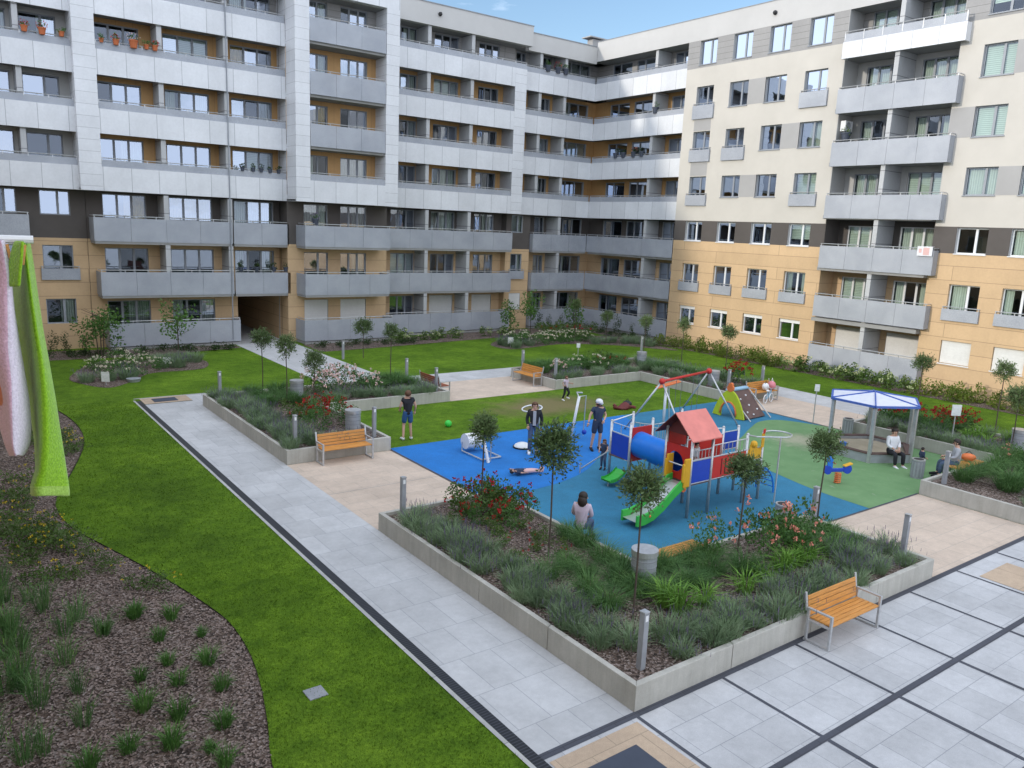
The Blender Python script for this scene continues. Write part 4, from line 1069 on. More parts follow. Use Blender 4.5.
dm = MB(); dm.ball((0,0,.0),.30,scale=(1,1,.62),seg=20,rings=10); dm.build('dome', M['white'], t, smooth=True); rr = MB(); rr.tube([(0,0,0),(0,0,.05)],.32,20); rr.build('base_ring', M['black'], t)
t = thing('throwing_hoop', 'white hoop on a thin post behind the man in the dark jacket', 'play equipment', (16.3,20.7,.01))
h = MB(); h.tube([(.34*math.cos(a),.34*math.sin(a),1.2+.06*math.cos(a)) for a in [i*2*math.pi/28 for i in range(29)]],.022,6,cap=False); h.build('hoop', M['white'], t, smooth=True)
h = MB(); h.tube([(.34,0,0),(.34,0,1.26)],.022,8); h.build('post', M['steel'], t)
t = thing('spinner_post', 'tall white leaning post with a forked top at the back of the bright blue surface', 'play equipment', (17.9,20.25,.01), R(-36))
p = MB(); p.tube([(-.14,0,0),(.08,0,1.55)],.05,10); p.build('post', M['white'], t, smooth=True)
p = MB(); p.tube([(.08,0,1.55),(.32,0,1.6),(.3,.05,.15)],.02,8); p.tube([(.08,0,1.5),(.0,.1,1.68),(.2,.15,1.66)],.03,8); p.build('fork', M['steel'], t)
b = MB(); b.ball((.33,.05,.28),.09); b.build('hanging_pad', M['play_blue'], t)
b = MB(); b.ball((14.9,23.8,.13),.13,seg=14,rings=8); tag(b.build('ball', M['ball_green'], smooth=True), 'bright green ball on the play lawn near the man in black', 'ball')
# sandpit and pergola
HC, HR = Vector((26.15,14.1)), 1.5
hexa = lambda r: [(HC.x+r*math.cos(R(31+60*i)), HC.y+r*math.sin(R(31+60*i))) for i in range(6)]
t = thing('sandpit', 'hexagonal sandpit with a low grey wall under the pergola', 'sandpit', (0,0,0))
w = MB(); o, i_ = hexa(HR), hexa(HR-.16)
for k in range(6): w.prism([o[k],o[(k+1)%6],i_[(k+1)%6],i_[k]],0,.30)
w.build('low_wall', M['drum'], t)
w = MB(); o, i_ = hexa(HR+.03), hexa(HR-.2)
for k in range(6): w.prism([o[k],o[(k+1)%6],i_[(k+1)%6],i_[k]],.304,.34)
w.build('seat_board', M['wood_red'] if False else M['brown_board'], t)
s = MB(); s.face([(x,y,.2) for x,y in hexa(HR-.17)]); s.build('sand', M['sand'], t)
t = thing('pergola', 'white pyramid-roofed hexagonal pergola with blue edges over the sandpit', 'pergola', (0,0,.01))
for k, (x,y) in enumerate(hexa(HR-.02)):
    p = MB(); p.box((x-.05,y-.05,0),(x+.05,y+.05,1.86)); p.build('post', M['steel'], t)
r_ = MB(); e = hexa(HR+.06)
for k in range(6):
    a, b = e[k], e[(k+1)%6]; r_.face([(*a,1.95),(*b,1.95),(HC.x,HC.y,2.17)]); r_.face([(*b,1.92),(*a,1.92),(HC.x,HC.y,2.14)])
r_.build('roof', M['pergola_roof'], t)
for k in range(6):
    a, b = e[k], e[(k+1)%6]; f = MB(); f.tube([(*a,1.925),(*b,1.925)],.05,4); f.tube([(*a,1.965),(HC.x,HC.y,2.185)],.028,4); f.build('blue_edge', M['pergola_blue'], t)
b = MB(); b.tube([(25.4,14.6,.21),(25.4,14.6,.36)],.09,12,r2=.12); tag(b.build('toy_bucket', M['tube_blue']), 'blue toy bucket standing in the sandpit', 'bucket')
# bicycle and bags

t = thing('child_bicycle', 'small pale blue child bicycle leaning by the far bench', 'bicycle', (30.0,21.05,.01), R(12))
for x in (-.3,.3):
    w = MB(); w.tube([(x+.19*math.cos(a),0,.2+.19*math.sin(a)) for a in [i*2*math.pi/20 for i in range(21)]],.022,6,cap=False); wo = w.build('wheel', M['white'], t)
    s = MB()
    for i in range(6): a = i*math.pi/6; s.tube([(x-.18*math.cos(a),0,.2-.18*math.sin(a)),(x+.18*math.cos(a),0,.2+.18*math.sin(a))],.004,4)
    s.build('spokes', M['steel'], wo)
f = MB(); f.tube([(-.3,0,.2),(-.05,0,.22),(-.12,0,.5),(.2,0,.52),(-.05,0,.22)],.022,6); f.tube([(.3,0,.2),(.2,0,.6)],.02,6); f.tube([(-.3,0,.2),(-.12,0,.46)],.018,6); f.build('frame', M['pale_blue'], t)
s = MB(); s.ball((-.13,0,.56),.09,scale=(1.3,.7,.5)); s.build('saddle', M['white'], t)
h = MB(); h.tube([(.14,-.2,.68),(.2,0,.62),(.14,.2,.68)],.016,6); h.build('handlebar', M['steel'], t)
def bag(name, label, loc, sz, mat, cat='bag'):
    t = thing(name, label, cat, loc, random.uniform(0,3))
    b = MB(); b.ball((0,0,sz[2]*.5),.5,scale=sz,seg=14,rings=8)
    b.v = [(x*(1+.12*math.sin(9*z+5*x)),y*(1+.1*math.sin(7*x+3*z)),max(0,z)) for x,y,z in b.v]
    b.build('body', M[mat], t, smooth=True)
    h = MB(); h.tube([(-sz[0]*.25,0,sz[2]*.9),(0,0,sz[2]*1.3),(sz[0]*.25,0,sz[2]*.9)],.012,5); h.build('handle', M['black' if mat != 'pink' else 'white'], t)
bag('pink_bag', 'pink bag on the right end of the bench with the bicycle', (30.65,21.4,.47), (.5,.34,.42), 'pink')
bag('pink_bag', 'pale bag on the bench with the bicycle, left of the pink one', (30.2,21.4,.47), (.36,.3,.36), 'white')
bag('orange_bag', 'orange bag on the bench beside the man in the grey shirt', (26.4,10.9,.505), (.42,.3,.26), 'play_orange')
bag('dark_bag', 'dark bag on the ground between the seated man and the child', (25.9,11.3,.012), (.36,.28,.46), 'slate')
bag('dark_bag', 'black bag lying on the play lawn beside the brown jacket', (23.5,23.35,.0), (.42,.34,.26), 'black')
t = thing('jacket', 'crumpled red-brown jacket lying on the play lawn', 'jacket', (22.95,23.05,0), R(-10))
b = MB(); b.ball((0,0,.08),.32,scale=(1.35,.65,.4),seg=16,rings=8); b.v = [(x*(1+.2*math.sin(8*y)),y*(1+.25*math.sin(11*x)),max(.005,z*(1+.5*math.sin(9*x+4*y)))) for x,y,z in b.v]; b.build('body', M['roof_dark'], t, smooth=True)
b = MB(); b.tube([(.25,.02,.1),(.5,.04,.06),(.62,-.05,.03)],.07,8); b.build('sleeve', M['roof_dark'], t, smooth=True); b = MB(); b.tube([(-.3,.02,.12),(-.42,.1,.2)],.06,8); b.build('sleeve', M['roof_dark'], t, smooth=True)
# ------------------------------------------------------------------ plants
vr = random.Random(21)
def rv(r): 
    while True:
        v = Vector((r.uniform(-1,1),r.uniform(-1,1),r.uniform(-1,1)))
        if .05 < v.length < 1: return v.normalized()
def leafq(m, p, d, L, W, mi=0, r=vr):
    d = d.normalized(); s = d.cross(rv(r)).normalized()*W; mid = p + d*L*.45
    m.face([p, mid+s, p+d*L, mid-s], mi)
def topiary_crown(seed, rx, rz, n_tw, name):
    r = random.Random(seed); m = MB()
    for _ in range(n_tw):
        d = rv(r); d.z = d.z*.9+.25; d.normalize()
        tip = Vector((d.x*rx, d.y*rx, d.z*rz))*r.uniform(.55,1.22)
        base = tip*r.uniform(.15,.4)
        if r.random() < .35: m.tube([base, tip], .004, 3, 1, cap=False)
        k = r.randint(5,8)
        for i in range(k):
            p = base.lerp(tip, .35+.65*i/k) + rv(r)*.03
            leafq(m, p, (tip-base).normalized()*.6 + rv(r)*.8 + Vector((0,0,.25)), r.uniform(.06,.11), r.uniform(.011,.019), 0, r)
    return m.mesh(name, [M['topiary'], M['bark']])
CROWNS = [topiary_crown(31,.44,.46,380,'crown'), topiary_crown(32,.42,.52,380,'crown'), topiary_crown(33,.47,.42,380,'crown')]
CROWN_FAR = [topiary_crown(35,.46,.45,300,'crown'), topiary_crown(36,.40,.5,290,'crown')]
def topiary(label, x, y, zc, s=1, v=0, z0=.37, far=False, lean=0):
    t = thing('standard_tree', label, 'tree', (x,y,z0), vr.uniform(0,6), 'clipped ball trees on thin stems')
    h = zc-z0
    tr = MB(); tr.tube([(0,0,0),(.012,.01,h*.4),(-.012+lean*.5,.0,h*.75),(lean,0,h-.05)], .022, 7, r2=.015)
    tr.build('trunk', M['bark'], t)
    c = bpy.data.objects.new('crown', (CROWN_FAR if far else CROWNS)[v]); COL.objects.link(c); c.parent = t; c.location = (lean,0,h); c.scale = (s,s,s)
for a in [('ball tree rising from the red roses at the back of the near planter',10.3,14.85,2.5,.86,1),
          ('big loose ball tree in the near planter before the man in the jacket',10.2,12.15,2.74,1.22,1),
          ('ball tree of the near planter in front of the green slide',9.74,9.16,2.86,.92,0),
          ('ball tree of the near planter in front of the red panel of the climbing frame',13.69,9.96,2.37,.92,2),
          ('ball tree at the right end of the near planter, against the green surface',16.87,10.1,2.46,.92,0)]: topiary(*a)
for a in [('leftmost ball tree in the planter by the long path',10.38,30.42,2.55,1.0,0),('second ball tree from the left in the planter by the long path',10.64,28.51,2.52,1.0,1),
          ('small ball tree over the pink and white roses by the long path',11.35,27.6,2.05,1.0,1),('ball tree in front of the ground-floor balcony, right of the small one by the path',15.9,30.2,2.62,.85,1),
          ('ball tree on the lawn right of the path from the archway',17.7,36.6,1.95,1.15,0),
          ('ball tree by the right facade, right of the balcony stack',33.9,16.35,2.3,1.0,0),('ball tree second from the right against the white lattice shutter',32.4,12.59,2.68,.95,1),('ball tree at the right edge of the picture',30.1,11.1,2.2,1.1,0),
          ('narrow ball tree before the ochre wall, left of the compact one',32.18,28.19,2.55,.9,1),('compact ball tree before the ochre wall, above the swing',32.6,25.6,2.46,.98,0),('ball tree before the corner loggias, above the far vent drum',31.07,29.9,2.55,.9,0),
          ('ball tree on the far lawn before the corner loggias',34.9,37.0,1.9,1.0,0),('loose ball tree at the far rose bed by the loggias',34.0,39.0,2.5,.85,1)]: topiary(*a, .37 if a[0] not in ('x',) else 0, True)

def cloud(seed, n, rad, L, W, name, mats, flat=.0, holes=.45, centre=(0,0,0), sub=9):
    """uneven leafy mass: leaves gathered in clumps spread through a volume"""
    r = random.Random(seed); m = MB()
    cl = []
    for _ in range(sub):
        d = rv(r)*r.uniform(.3,1); cl.append((Vector((d.x*rad[0],d.y*rad[1],d.z*rad[2])), r.uniform(.25,.5)))
    for _ in range(n):
        c, s = r.choice(cl); d = rv(r)
        p = c + Vector((d.x*rad[0],d.y*rad[1],d.z*rad[2]))*s*r.uniform(.4,1)
        p = p + Vector(centre)
        if p.z < .01: p.z = r.uniform(.01,.1)
        leafq(m, p, d + rv(r)*.7 + Vector((0,0,flat)), r.uniform(.6,1.2)*L, r.uniform(.7,1.2)*W, 0, r)
    return m
def young_tree(label, x, y, h, rad, seed, n=700, stems=1, L=.16, W=.05):
    t = thing('young_tree', label, 'tree', (x,y,0), 0)
    tr = MB(); r = random.Random(seed)
    for k in range(stems):
        a = r.uniform(0,6.28); o = .12*k
        tr.tube([(o*math.cos(a),o*math.sin(a),0),(o*math.cos(a)*1.6,o*math.sin(a)*1.6,h*.5),(o*2.5*math.cos(a),o*2.5*math.sin(a),h)],.03,6,r2=.012)
    for _ in range(12):
        a = r.uniform(0,6.28); z = r.uniform(.35,.9)*h; tr.tube([(0,0,z),(math.cos(a)*rad[0]*.8,math.sin(a)*rad[1]*.8,z+.35)],.012,5,r2=.005)
    tr.build('trunk', M['bark'], t)
    cloud(seed, n, rad, L, W, 'crown', None, .1, centre=(0,0,h*.68), sub=14).build('crown', M['tree_leaf'], t)
young_tree('bushy young tree by the ochre wall at the left, beside the ground-floor balcony', 6.75,43.4,2.3,(1.1,1.0,1.1), 51, 950, 3)
young_tree('slender young tree standing in front of the left ground-floor balcony', 10.2,42.6,2.7,(.95,.9,1.1), 52, 520, 1)
young_tree('young tree in front of the narrow ochre wall between the loggias', 31.2,42.4,2.4,(.85,.8,.95), 53, 560, 1)
young_tree('taller young tree by the corner of the right-hand loggias', 33.3,42.9,2.9,(.8,.8,1.2), 54, 640, 1)
young_tree('young tree in front of the corner, over the far rose bed', 36.9,42.6,2.4,(.8,.8,1.1), 55, 560, 1)

def clump(seed, n, rad, h, W, spread, mats, flower=0, arch=.3):
    r = random.Random(seed); m = MB()
    for _ in range(n):
        a = r.uniform(0,6.28); q = math.sqrt(r.random())*rad*.6; b = Vector((q*math.cos(a),q*math.sin(a),0))
        hh = h*r.uniform(.55,1.1); out = Vector((math.cos(a),math.sin(a),0))*spread*r.uniform(.3,1.1)*(q/rad+.35) + rv(r)*.05
        mid = b + out*.45 + Vector((0,0,hh*.62)); tip = b + out*(1+arch) + Vector((0,0,hh*(1-arch*.35)))
        s = out.cross(Vector((0,0,1))); s = (s.normalized() if s.length > 1e-4 else Vector((1,0,0)))*W
        s.rotate(Matrix.Rotation(r.uniform(-1.2,1.2),3,'Z'))
        m.face([b-s*.7,b+s*.7,mid+s,mid-s]); m.face([mid-s,mid+s,tip])
        if flower and r.random() < flower:
            m.face([tip-s*1.1,tip+s*1.1,tip+Vector((0,0,.09))+s*.6,tip+Vector((0,0,.09))-s*.6], 1)
    return m.mesh('foliage', mats)
LAV = [clump(61+i, 300, .33, .36, .0052, .26, [M['lavender'], M['lav_flower']], f) for i, f in enumerate((.08,.25,.0))]
LONG = [clump(71+i, 80, .25, .60, .013, .42, [M['grassy'], M['grassy']], 0, .7) for i in range(2)]
FINE = [clump(81+i, 330, .36, .50, .0055, .48, [M['grassy_dark'], M['grassy_dark']], 0, .6) for i in range(3)]
TUF = [clump(91+i, 130, .17, .36, .0060, .22, [M['tuft'], M['tuft']], 0, .4) for i in range(2)]
FEA = [clump(95+i, 70, .20, .66, .0050, .30, [M['grassy_dark'], M['grassy']], .1, .45) for i in range(2)]
def bush(seed, n, rad, L, W, leafm, flm=None, nf=0, fr=.05, top=True):
    r = random.Random(seed+500)
    a = cloud(seed, n, rad, L, W, 'foliage', None, .15, centre=(0,0,rad[2]*.75), sub=11).mesh('foliage', [M[leafm]])
    fl = None
    if nf:
        m = MB()
        for _ in range(nf):
            d = rv(r); d.z = abs(d.z)*.9+.1; d.normalize()
            p = Vector((d.x*rad[0],d.y*rad[1],d.z*rad[2]))*r.uniform(.8,1.15) + Vector((0,0,rad[2]*.75))
            for _ in range(9):
                q = rv(r); leafq(m, p+q*fr*.3, q+Vector((0,0,.4)), fr*r.uniform(.7,1.2), fr*.45, 0, r)
        fl = m.mesh('flowers', [M[flm]])
    return (a, fl)
BUSH = {
 'red': [bush(101+i, 520, (.55,.55,.50), .07,.024, 'rose_leaf','rose_red', 13, .06) for i in range(2)],
 'pink': [bush(111+i, 560, (.60,.60,.50), .07,.024, 'rose_leaf','rose_pink', 11, .055) for i in range(2)],
 'mixed': [bush(121, 520, (.60,.60,.50), .07,.024, 'rose_leaf','rose_mixed', 26, .06)],
 'white': [bush(131+i, 420, (.50,.50,.36), .065,.024, 'rose_leaf','rose_white', 13, .05) for i in range(2)],
 'light': [bush(141, 430, (.45,.45,.45), .08,.03, 'rose_leaf_l','rose_red', 3, .06)],
 'hedge': [bush(151+i, 380, (.52,.52,.42), .10,.032, 'hedge','yellow_fl', 0) for i in range(3)],
 'hydr': [bush(161+i, 340, (.55,.5,.46), .11,.045, 'rose_leaf_l','hydrangea', 7, .10) for i in range(2)],
 'low': [bush(171+i, 330, (.55,.55,.22), .08,.03, 'dark_shrub') for i in range(2)],
 'yellow': [bush(181+i, 330, (.42,.42,.22), .055,.016, 'rose_leaf_l','yellow_fl', 4, .028) for i in range(2)],
 'column': [bush(191, 300, (.20,.20,.62), .07,.022, 'dark_shrub')],
 'reds': [bush(201, 420, (.55,.5,.45), .08,.03, 'rose_leaf','rose_red', 36, .06)],
}
def plant(name, label, cat, group, x, y, z, meshes, s):
    t = thing(name, label, cat, (x,y,z), vr.uniform(0,6.28), group)
    t.scale = s if isinstance(s, tuple) else (s,s,s*vr.uniform(.88,1.12))
    for nm, me in meshes:
        if me is None: continue
        o = bpy.data.objects.new(nm, me); COL.objects.link(o); o.parent = t
def near(poly, x, y, m=.22):
    return all(in_poly(x+dx,y+dy,poly) for dx in (-m,m) for dy in (-m,m))
TAKEN = [(10.3,14.85),(10.2,12.15),(9.86,9.09),(13.69,9.96),(16.87,10.1),(11.1,10.25),(8.72,7.95),(8.66,15.75),(17.1,8.1),(11.1,23.7),(8.68,22.62),(11.3,22.55)]
def free(x, y, d): return all((x-a)**2+(y-b)**2 > d*d for a, b in TAKEN)
def strew(kind, poly, boxes, step, label, cat, group, name, meshes, smin=.8, smax=1.15, d=.3, z=.365, jit=.35, skip=0):
    for (x0,x1,y0,y1) in boxes:
        nx, ny = max(1,round((x1-x0)/step)), max(1,round((y1-y0)/step))
        for i in range(nx):
            for j in range(ny):
                if vr.random() < skip: continue
                x = x0+(i+.5+vr.uniform(-jit,jit))*(x1-x0)/nx; y = y0+(j+.5+vr.uniform(-jit,jit))*(y1-y0)/ny
                if poly and not near(poly,x,y): continue
                if not free(x,y,d): continue
                me = vr.choice(meshes)
                plant(name, label, cat, group, x, y, z, me if isinstance(me[0], tuple) else [('foliage', me)], vr.uniform(smin,smax))
fo = lambda ms: [[('foliage', m)] for m in ms]
bu = lambda k: [[('foliage', a),('flowers', b)] for a, b in BUSH[k]]
# near planter
LG, FG_, DG = 'lavender clumps in the planters', 'fine grass clumps in the planters', 'long-leaved clumps in the planters'
strew('l', PB, [(8.35,9.25,8.5,15.6),(9.5,12.3,7.65,8.6),(12.6,17.2,7.65,8.75)], .45, 'grey-green lavender clump just inside the low wall of the near planter', 'lavender', LG, 'lavender_plant', fo(LAV), .8,1.2)
strew('f', PB, [(9.4,11.4,9.5,11.7),(11.3,13.4,9.3,10.6),(15.3,17.2,8.9,10.6),(10.8,11.4,11.8,13.2)], .58, 'dark green fine-leaved grass clump in the middle of the near planter', 'grass clump', FG_, 'grass_clump', fo(FINE), .7,1.05, skip=.1)
strew('d', PB, [(9.6,10.9,8.6,9.5),(11.2,12.9,8.5,9.3),(13.0,15.2,8.7,9.3)], .56, 'bright green strap-leaved clump on the bare bark of the near planter', 'perennial', DG, 'leafy_clump', fo(LONG), .7,1.1, skip=.15)
for x, y, s in ((10.75,15.3,1.1),(10.1,15.5,.95),(11.1,14.3,1.0),(10.4,13.9,.9),(9.8,14.4,.8)): plant('rose_bush', 'red rose bush in the near planter, before the bright blue surface', 'rose bush', 'red roses of the near planter', x,y,.36, vr.choice(bu('red')), (s*.9,s*.9,s*1.0))
for x, y, s in ((14.7,10.0,1.05),(14.2,9.6,.95),(15.3,9.6,1.0),(13.2,10.3,.85),(14.9,9.2,.8)): plant('rose_bush', 'coral pink rose bush in the near planter, behind the nearest bench', 'rose bush', 'pink roses of the near planter', x,y,.36, vr.choice(bu('pink')), (s,s,s*1.35))
for x, y, s in ((9.7,13.2,.55),(10.6,13.0,.5),(10.2,12.5,.5),(9.5,12.2,.5),(9.9,13.8,.55),(10.7,13.7,.5),(9.4,14.6,.5),(10.5,12.1,.45)): plant('low_shrub', 'low green shrub between the roses and the grasses of the near planter', 'shrub', 'low shrubs of the near planter', x,y,.36, bu('light')[0], s)
for x, y, s in ((10.5,15.0,1.1),(11.0,14.8,1.0),(10.6,14.3,1.0),(9.9,15.0,1.0),(11.1,15.6,.9)): plant('low_shrub', 'leafy green shrub under the red roses of the near planter', 'shrub', 'leafy shrubs under the red roses', x,y,.36, bu('light')[0], s*.95)
# planter by the path
strew('l', PA, [(8.35,9.5,22.2,30.6),(11.9,16.9,27.55,28.4),(9.6,11.4,22.2,22.8)], .55, 'grey-green lavender clump along the wall of the planter by the long path', 'lavender', LG, 'lavender_plant', fo(LAV), .9,1.3)
strew('f', PA, [(9.6,11.2,27.6,30.6),(14.2,17.0,29.0,30.6)], .72, 'dark green fine-leaved grass clump in the planter by the long path', 'grass clump', FG_, 'grass_clump', fo(FINE), .9,1.3)
for x, y, s in ((10.9,24.6,1.05),(11.2,25.4,1.0),(10.4,25.0,1.05),(10.7,26.0,1.0),(10.0,24.3,.9),(11.3,26.4,.9)): plant('rose_bush', 'red rose bush behind the path-side bench', 'rose bush', 'red roses behind the path-side bench', x,y,.36, vr.choice(bu('red')), s)
for x, y, s in ((9.9,26.2,.95),(9.8,25.3,.85)): plant('rose_bush', 'light green rose bush with few blooms, left of the red roses by the path', 'rose bush', 'light green roses by the path', x,y,.36, bu('light')[0], s)
for x, y, s in ((12.5,29.0,1.2),(13.3,29.3,1.25),(12.2,29.9,1.1),(14.1,29.0,1.1),(13.4,30.2,1.1)): plant('rose_bush', 'large white and pink rose bush behind the red ones in the planter by the path', 'rose bush', 'white and pink roses by the path', x,y,.36, bu('mixed')[0], s)
plant('young_shrub', 'dark upright shrub right of the white and pink roses', 'shrub', None, 15.1,29.5,.36, bu('low')[0], 1.3)
# far planter
strew('l', PD, [(23.1,31.5,27.6,28.4),(28.5,29.4,22.2,27.2),(30.6,31.6,22.2,30.5)], .70, 'grey-green lavender clump along the wall of the farthest planter', 'lavender', LG, 'lavender_plant', fo(LAV), 1.0,1.4)
strew('f', PD, [(23.2,30.4,28.9,30.6),(29.5,30.5,24.4,28.4)], .85, 'dark green fine-leaved grass clump in the farthest planter', 'grass clump', FG_, 'grass_clump', fo(FINE), 1.0,1.4)
for x, y, s in ((26.2,29.6,1.15),(26.9,29.3,1.2),(27.6,29.7,1.1),(28.3,29.2,1.0)): plant('rose_bush', 'tall rose bush with a few pale blooms in the farthest planter', 'rose bush', 'pale roses of the farthest planter', x,y,.36, bu('light')[0] if s < 1.12 else bu('white')[0], s*1.1)
plant('rose_bush', 'rose bush covered in red blooms behind the bench with the bicycle', 'rose bush', None, 31.0,23.6,.36, bu('reds')[0], 1.25)
plant('rose_bush', 'thin pink-flowered shrub by the light post right of the small far bench', 'rose bush', None, 24.2,28.8,.36, bu('mixed')[0], .8)
# planter behind the sandpit
strew('l', PE, [(28.5,29.5,10.9,15.9),(23.4,31.5,7.7,8.5),(30.9,31.6,8.8,15.8)], .62, 'grey-green lavender clump along the wall of the planter at the right edge', 'lavender', LG, 'lavender_plant', fo(LAV), .9,1.3)
strew('f', PE, [(24.2,28.8,8.7,10.4),(29.6,30.8,13.2,15.8)], .72, 'fine-leaved grass clump in the planter at the right edge', 'grass clump', FG_, 'grass_clump', fo(FINE), .9,1.3)
for x, y, s in ((29.9,15.6,1.0),(30.4,14.9,1.05),(30.6,15.6,.95),(31.1,15.3,1.0),(31.1,13.9,1.1),(30.6,13.4,1.05),(31.3,13.2,1.0)): plant('rose_bush', 'deep red rose bush behind the pergola and the notice sign', 'rose bush', 'red roses behind the pergola', x,y,.36, bu('reds')[0], s)
for x, y, s in ((27.9,9.9,1.0),(28.6,9.5,1.05),(28.4,8.9,.95)): plant('rose_bush', 'coral pink rose bush at the right edge of the picture', 'rose bush', 'pink roses at the right edge', x,y,.36, vr.choice(bu('pink')), s)
strew('d', PE, [(29.4,31.0,11.0,13.0)], .8, 'long-leaved clump below the notice sign', 'perennial', DG, 'leafy_clump', fo(LONG), .8,1.1)
# left bed
TUFT= [(2.53, 14.51), (2.99, 14.02), (2.63, 13.46), (3.31, 13.22), (2.68, 12.71), (3.24, 12.3), (2.12, 12.24), (2.64, 11.92), (2.09, 11.6), (3.09, 11.33), (2.44, 10.98), (2.87, 10.48), (1.64, 10.72), (2.14, 10.39), (2.57, 9.99), (1.23, 10.54), (2.52, 14.62), (2.65, 9.71), (1.97, 14.15)]
FEATH= [(0.66, 14.96), (0.56, 14.12), (1.06, 16.17), (1.67, 14.93), (1.43, 14.49), (1.3, 13.49), (0.64, 13.1), (0.75, 11.17), (1.29, 11.56), (1.97, 14.15), (0.82, 12.4), (1.37, 12.49), (0.7, 16.39), (1.23, 15.62)]
YEL= [(2.47, 17.18), (1.84, 18.41), (2.87, 15.77), (2.24, 17.74), (3.23, 15.43), (1.57, 21.61), (1.87, 19.82), (1.22, 19.86), (1.26, 22.78), (1.86, 16.88), (2.53, 16.74), (1.51, 19.06), (0.94, 19.71), (1.26, 18.32)]
for x, y in TUFT: plant('grass_tuft', 'small green grass tuft on the bark of the curved bed', 'grass tuft', 'small tufts in the curved bed', x+vr.uniform(-.1,.1),y+vr.uniform(-.12,.12),.01, vr.choice(fo(TUF)), vr.uniform(.55,1.0))
strew('e', left_bed, [(-.6,.85,11.0,17.5)], .5, 'tall feathery grass at the left side of the curved bed', 'ornamental grass', 'feathery grasses in the curved bed', 'feathery_grass', fo(FEA), .8,1.2, z=.01, skip=.25)
for x, y in FEATH: plant('feathery_grass', 'tall feathery grass at the left side of the curved bed', 'ornamental grass', 'feathery grasses in the curved bed', x,y,.01, vr.choice(fo(FEA)), vr.uniform(.7,1.05))
for x, y in YEL: plant('flowering_shrub', 'low shrub with tiny yellow flowers in the upper part of the curved bed', 'shrub', 'yellow-flowered shrubs in the curved bed', x,y,.01, vr.choice(bu('yellow')), vr.uniform(.7,1.2))
strew('w', left_bed, [(-.2,1.3,21.5,24)], 1.3, 'low white-flowered shrub at the left edge behind the towels', 'shrub', 'white-flowered shrubs behind the towels', 'flowering_shrub', bu('white'), .7,1.0, z=.01, skip=.2)
strew('y', left_bed, [(-.4,2.3,17.0,24.0),(2.2,3.3,24.5,29)], .62, 'low leafy shrub with sparse yellow flowers beside the hanging towels', 'shrub', 'yellow-flowered shrubs beside the towels', 'flowering_shrub', bu('yellow'), .9,1.3, z=.01, skip=.15)
# rose bed on the left lawn
strew('w', ROSEBED, [(5.6,8.6,37.6,41.6)], .95, 'cream-flowered rose in the bed on the left lawn', 'rose bush', 'cream roses on the left lawn', 'rose_bush', bu('white'), .9,1.2, z=.01)
strew('l', ROSEBED, [(5.0,8.0,35.9,37.4),(8.4,10.8,38.9,41.6)], .85, 'grey-green clump at the edge of the rose bed on the left lawn', 'lavender', LG, 'lavender_plant', fo(LAV), 1.2,1.6, z=.01)
bw = MB(); bw.tube([(6.9,36.7,.0),(6.9,36.7,.14)],.25,16,r2=.3); tag(bw.build('bird_bowl', M['drum']), 'pale shallow bowl on the edge of the left rose bed', 'bowl')
# far rose bed
strew('w', ROSEBED2, [(28.8,35.8,38.9,40.4)], .85, 'cream-flowered rose in the far bed before the corner loggias', 'rose bush', 'cream roses of the far bed', 'rose_bush', bu('white'), 1.0,1.3, z=.01)
strew('l', ROSEBED2, [(28.2,30.6,38.0,40.2),(34.5,38.0,35.4,38.4)], .85, 'grey-green clump in the far bed before the corner loggias', 'lavender', LG, 'lavender_plant', fo(LAV), 1.2,1.6, z=.01)
strew('d', None, [(33.0,36.8,40.2,42.6)], 1.2, 'dark leafy shrub behind the cream roses of the far bed', 'shrub', 'dark shrubs of the far bed', 'low_shrub', bu('light'), 1.2,1.6, z=.01)
# beds at the foot of the facades
strew('g', None, [(4.0,13.6,43.6,44.6)], .9, 'low dark ground-hugging shrub below the left ground-floor balcony', 'shrub', 'low shrubs at the left facade', 'low_shrub', bu('low'), .9,1.2, z=.01)
strew('g', None, [(17.8,24.5,42.0,43.2)], .95, 'low dark shrub below the ground-floor balconies right of the archway', 'shrub', 'low shrubs right of the archway', 'low_shrub', bu('low'), .9,1.15, z=.01)
strew('h', None, [(22.5,32.4,42.7,43.9)], 1.0, 'leafy pale-headed hydrangea below the middle balconies', 'shrub', 'hydrangeas below the middle balconies', 'hydrangea', bu('hydr'), .7,1.0, z=.01, skip=.1)
for x, y in ((4.9,45.6),(5.5,45.6),(6.3,45.5),(35.6,45.0),(36.6,44.9),(37.8,44.9),(38.9,44.5),(39.5,42.2),(39.5,40.9),(39.6,39.4),(39.5,37.9)): plant('columnar_shrub', 'narrow upright shrub against the foot of a facade', 'shrub', 'narrow upright shrubs at the facades', x,y,.01, bu('column')[0], vr.uniform(1.0,1.35))
strew('h', None, [(38.5,40.1,26.6,36.5),(38.6,40.2,13.0,19.0)], .95, 'yellow-green shrub in the sunny border along the right facade', 'shrub', 'yellow-green shrubs along the right facade', 'border_shrub', bu('hedge'), .85,1.25, z=.01)
strew('h', None, [(38.5,39.4,19.0,26.6)], .95, 'pale-flowered hydrangea below the stack of balconies', 'shrub', 'hydrangeas below the balcony stack', 'hydrangea', bu('hydr'), .9,1.2, z=.01)
strew('h', None, [(39.4,40.2,19.0,26.4)], 1.1, 'low yellow-green shrub behind the hydrangeas at the balcony stack', 'shrub', 'yellow-green shrubs behind the hydrangeas', 'border_shrub', bu('hedge'), .7,.95, z=.01)
strew('h', None, [(38.6,40.0,37.0,42.5)], 1.1, 'low dark shrub along the corner loggias', 'shrub', 'low shrubs along the corner loggias', 'low_shrub', bu('low'), .9,1.1, z=.01)
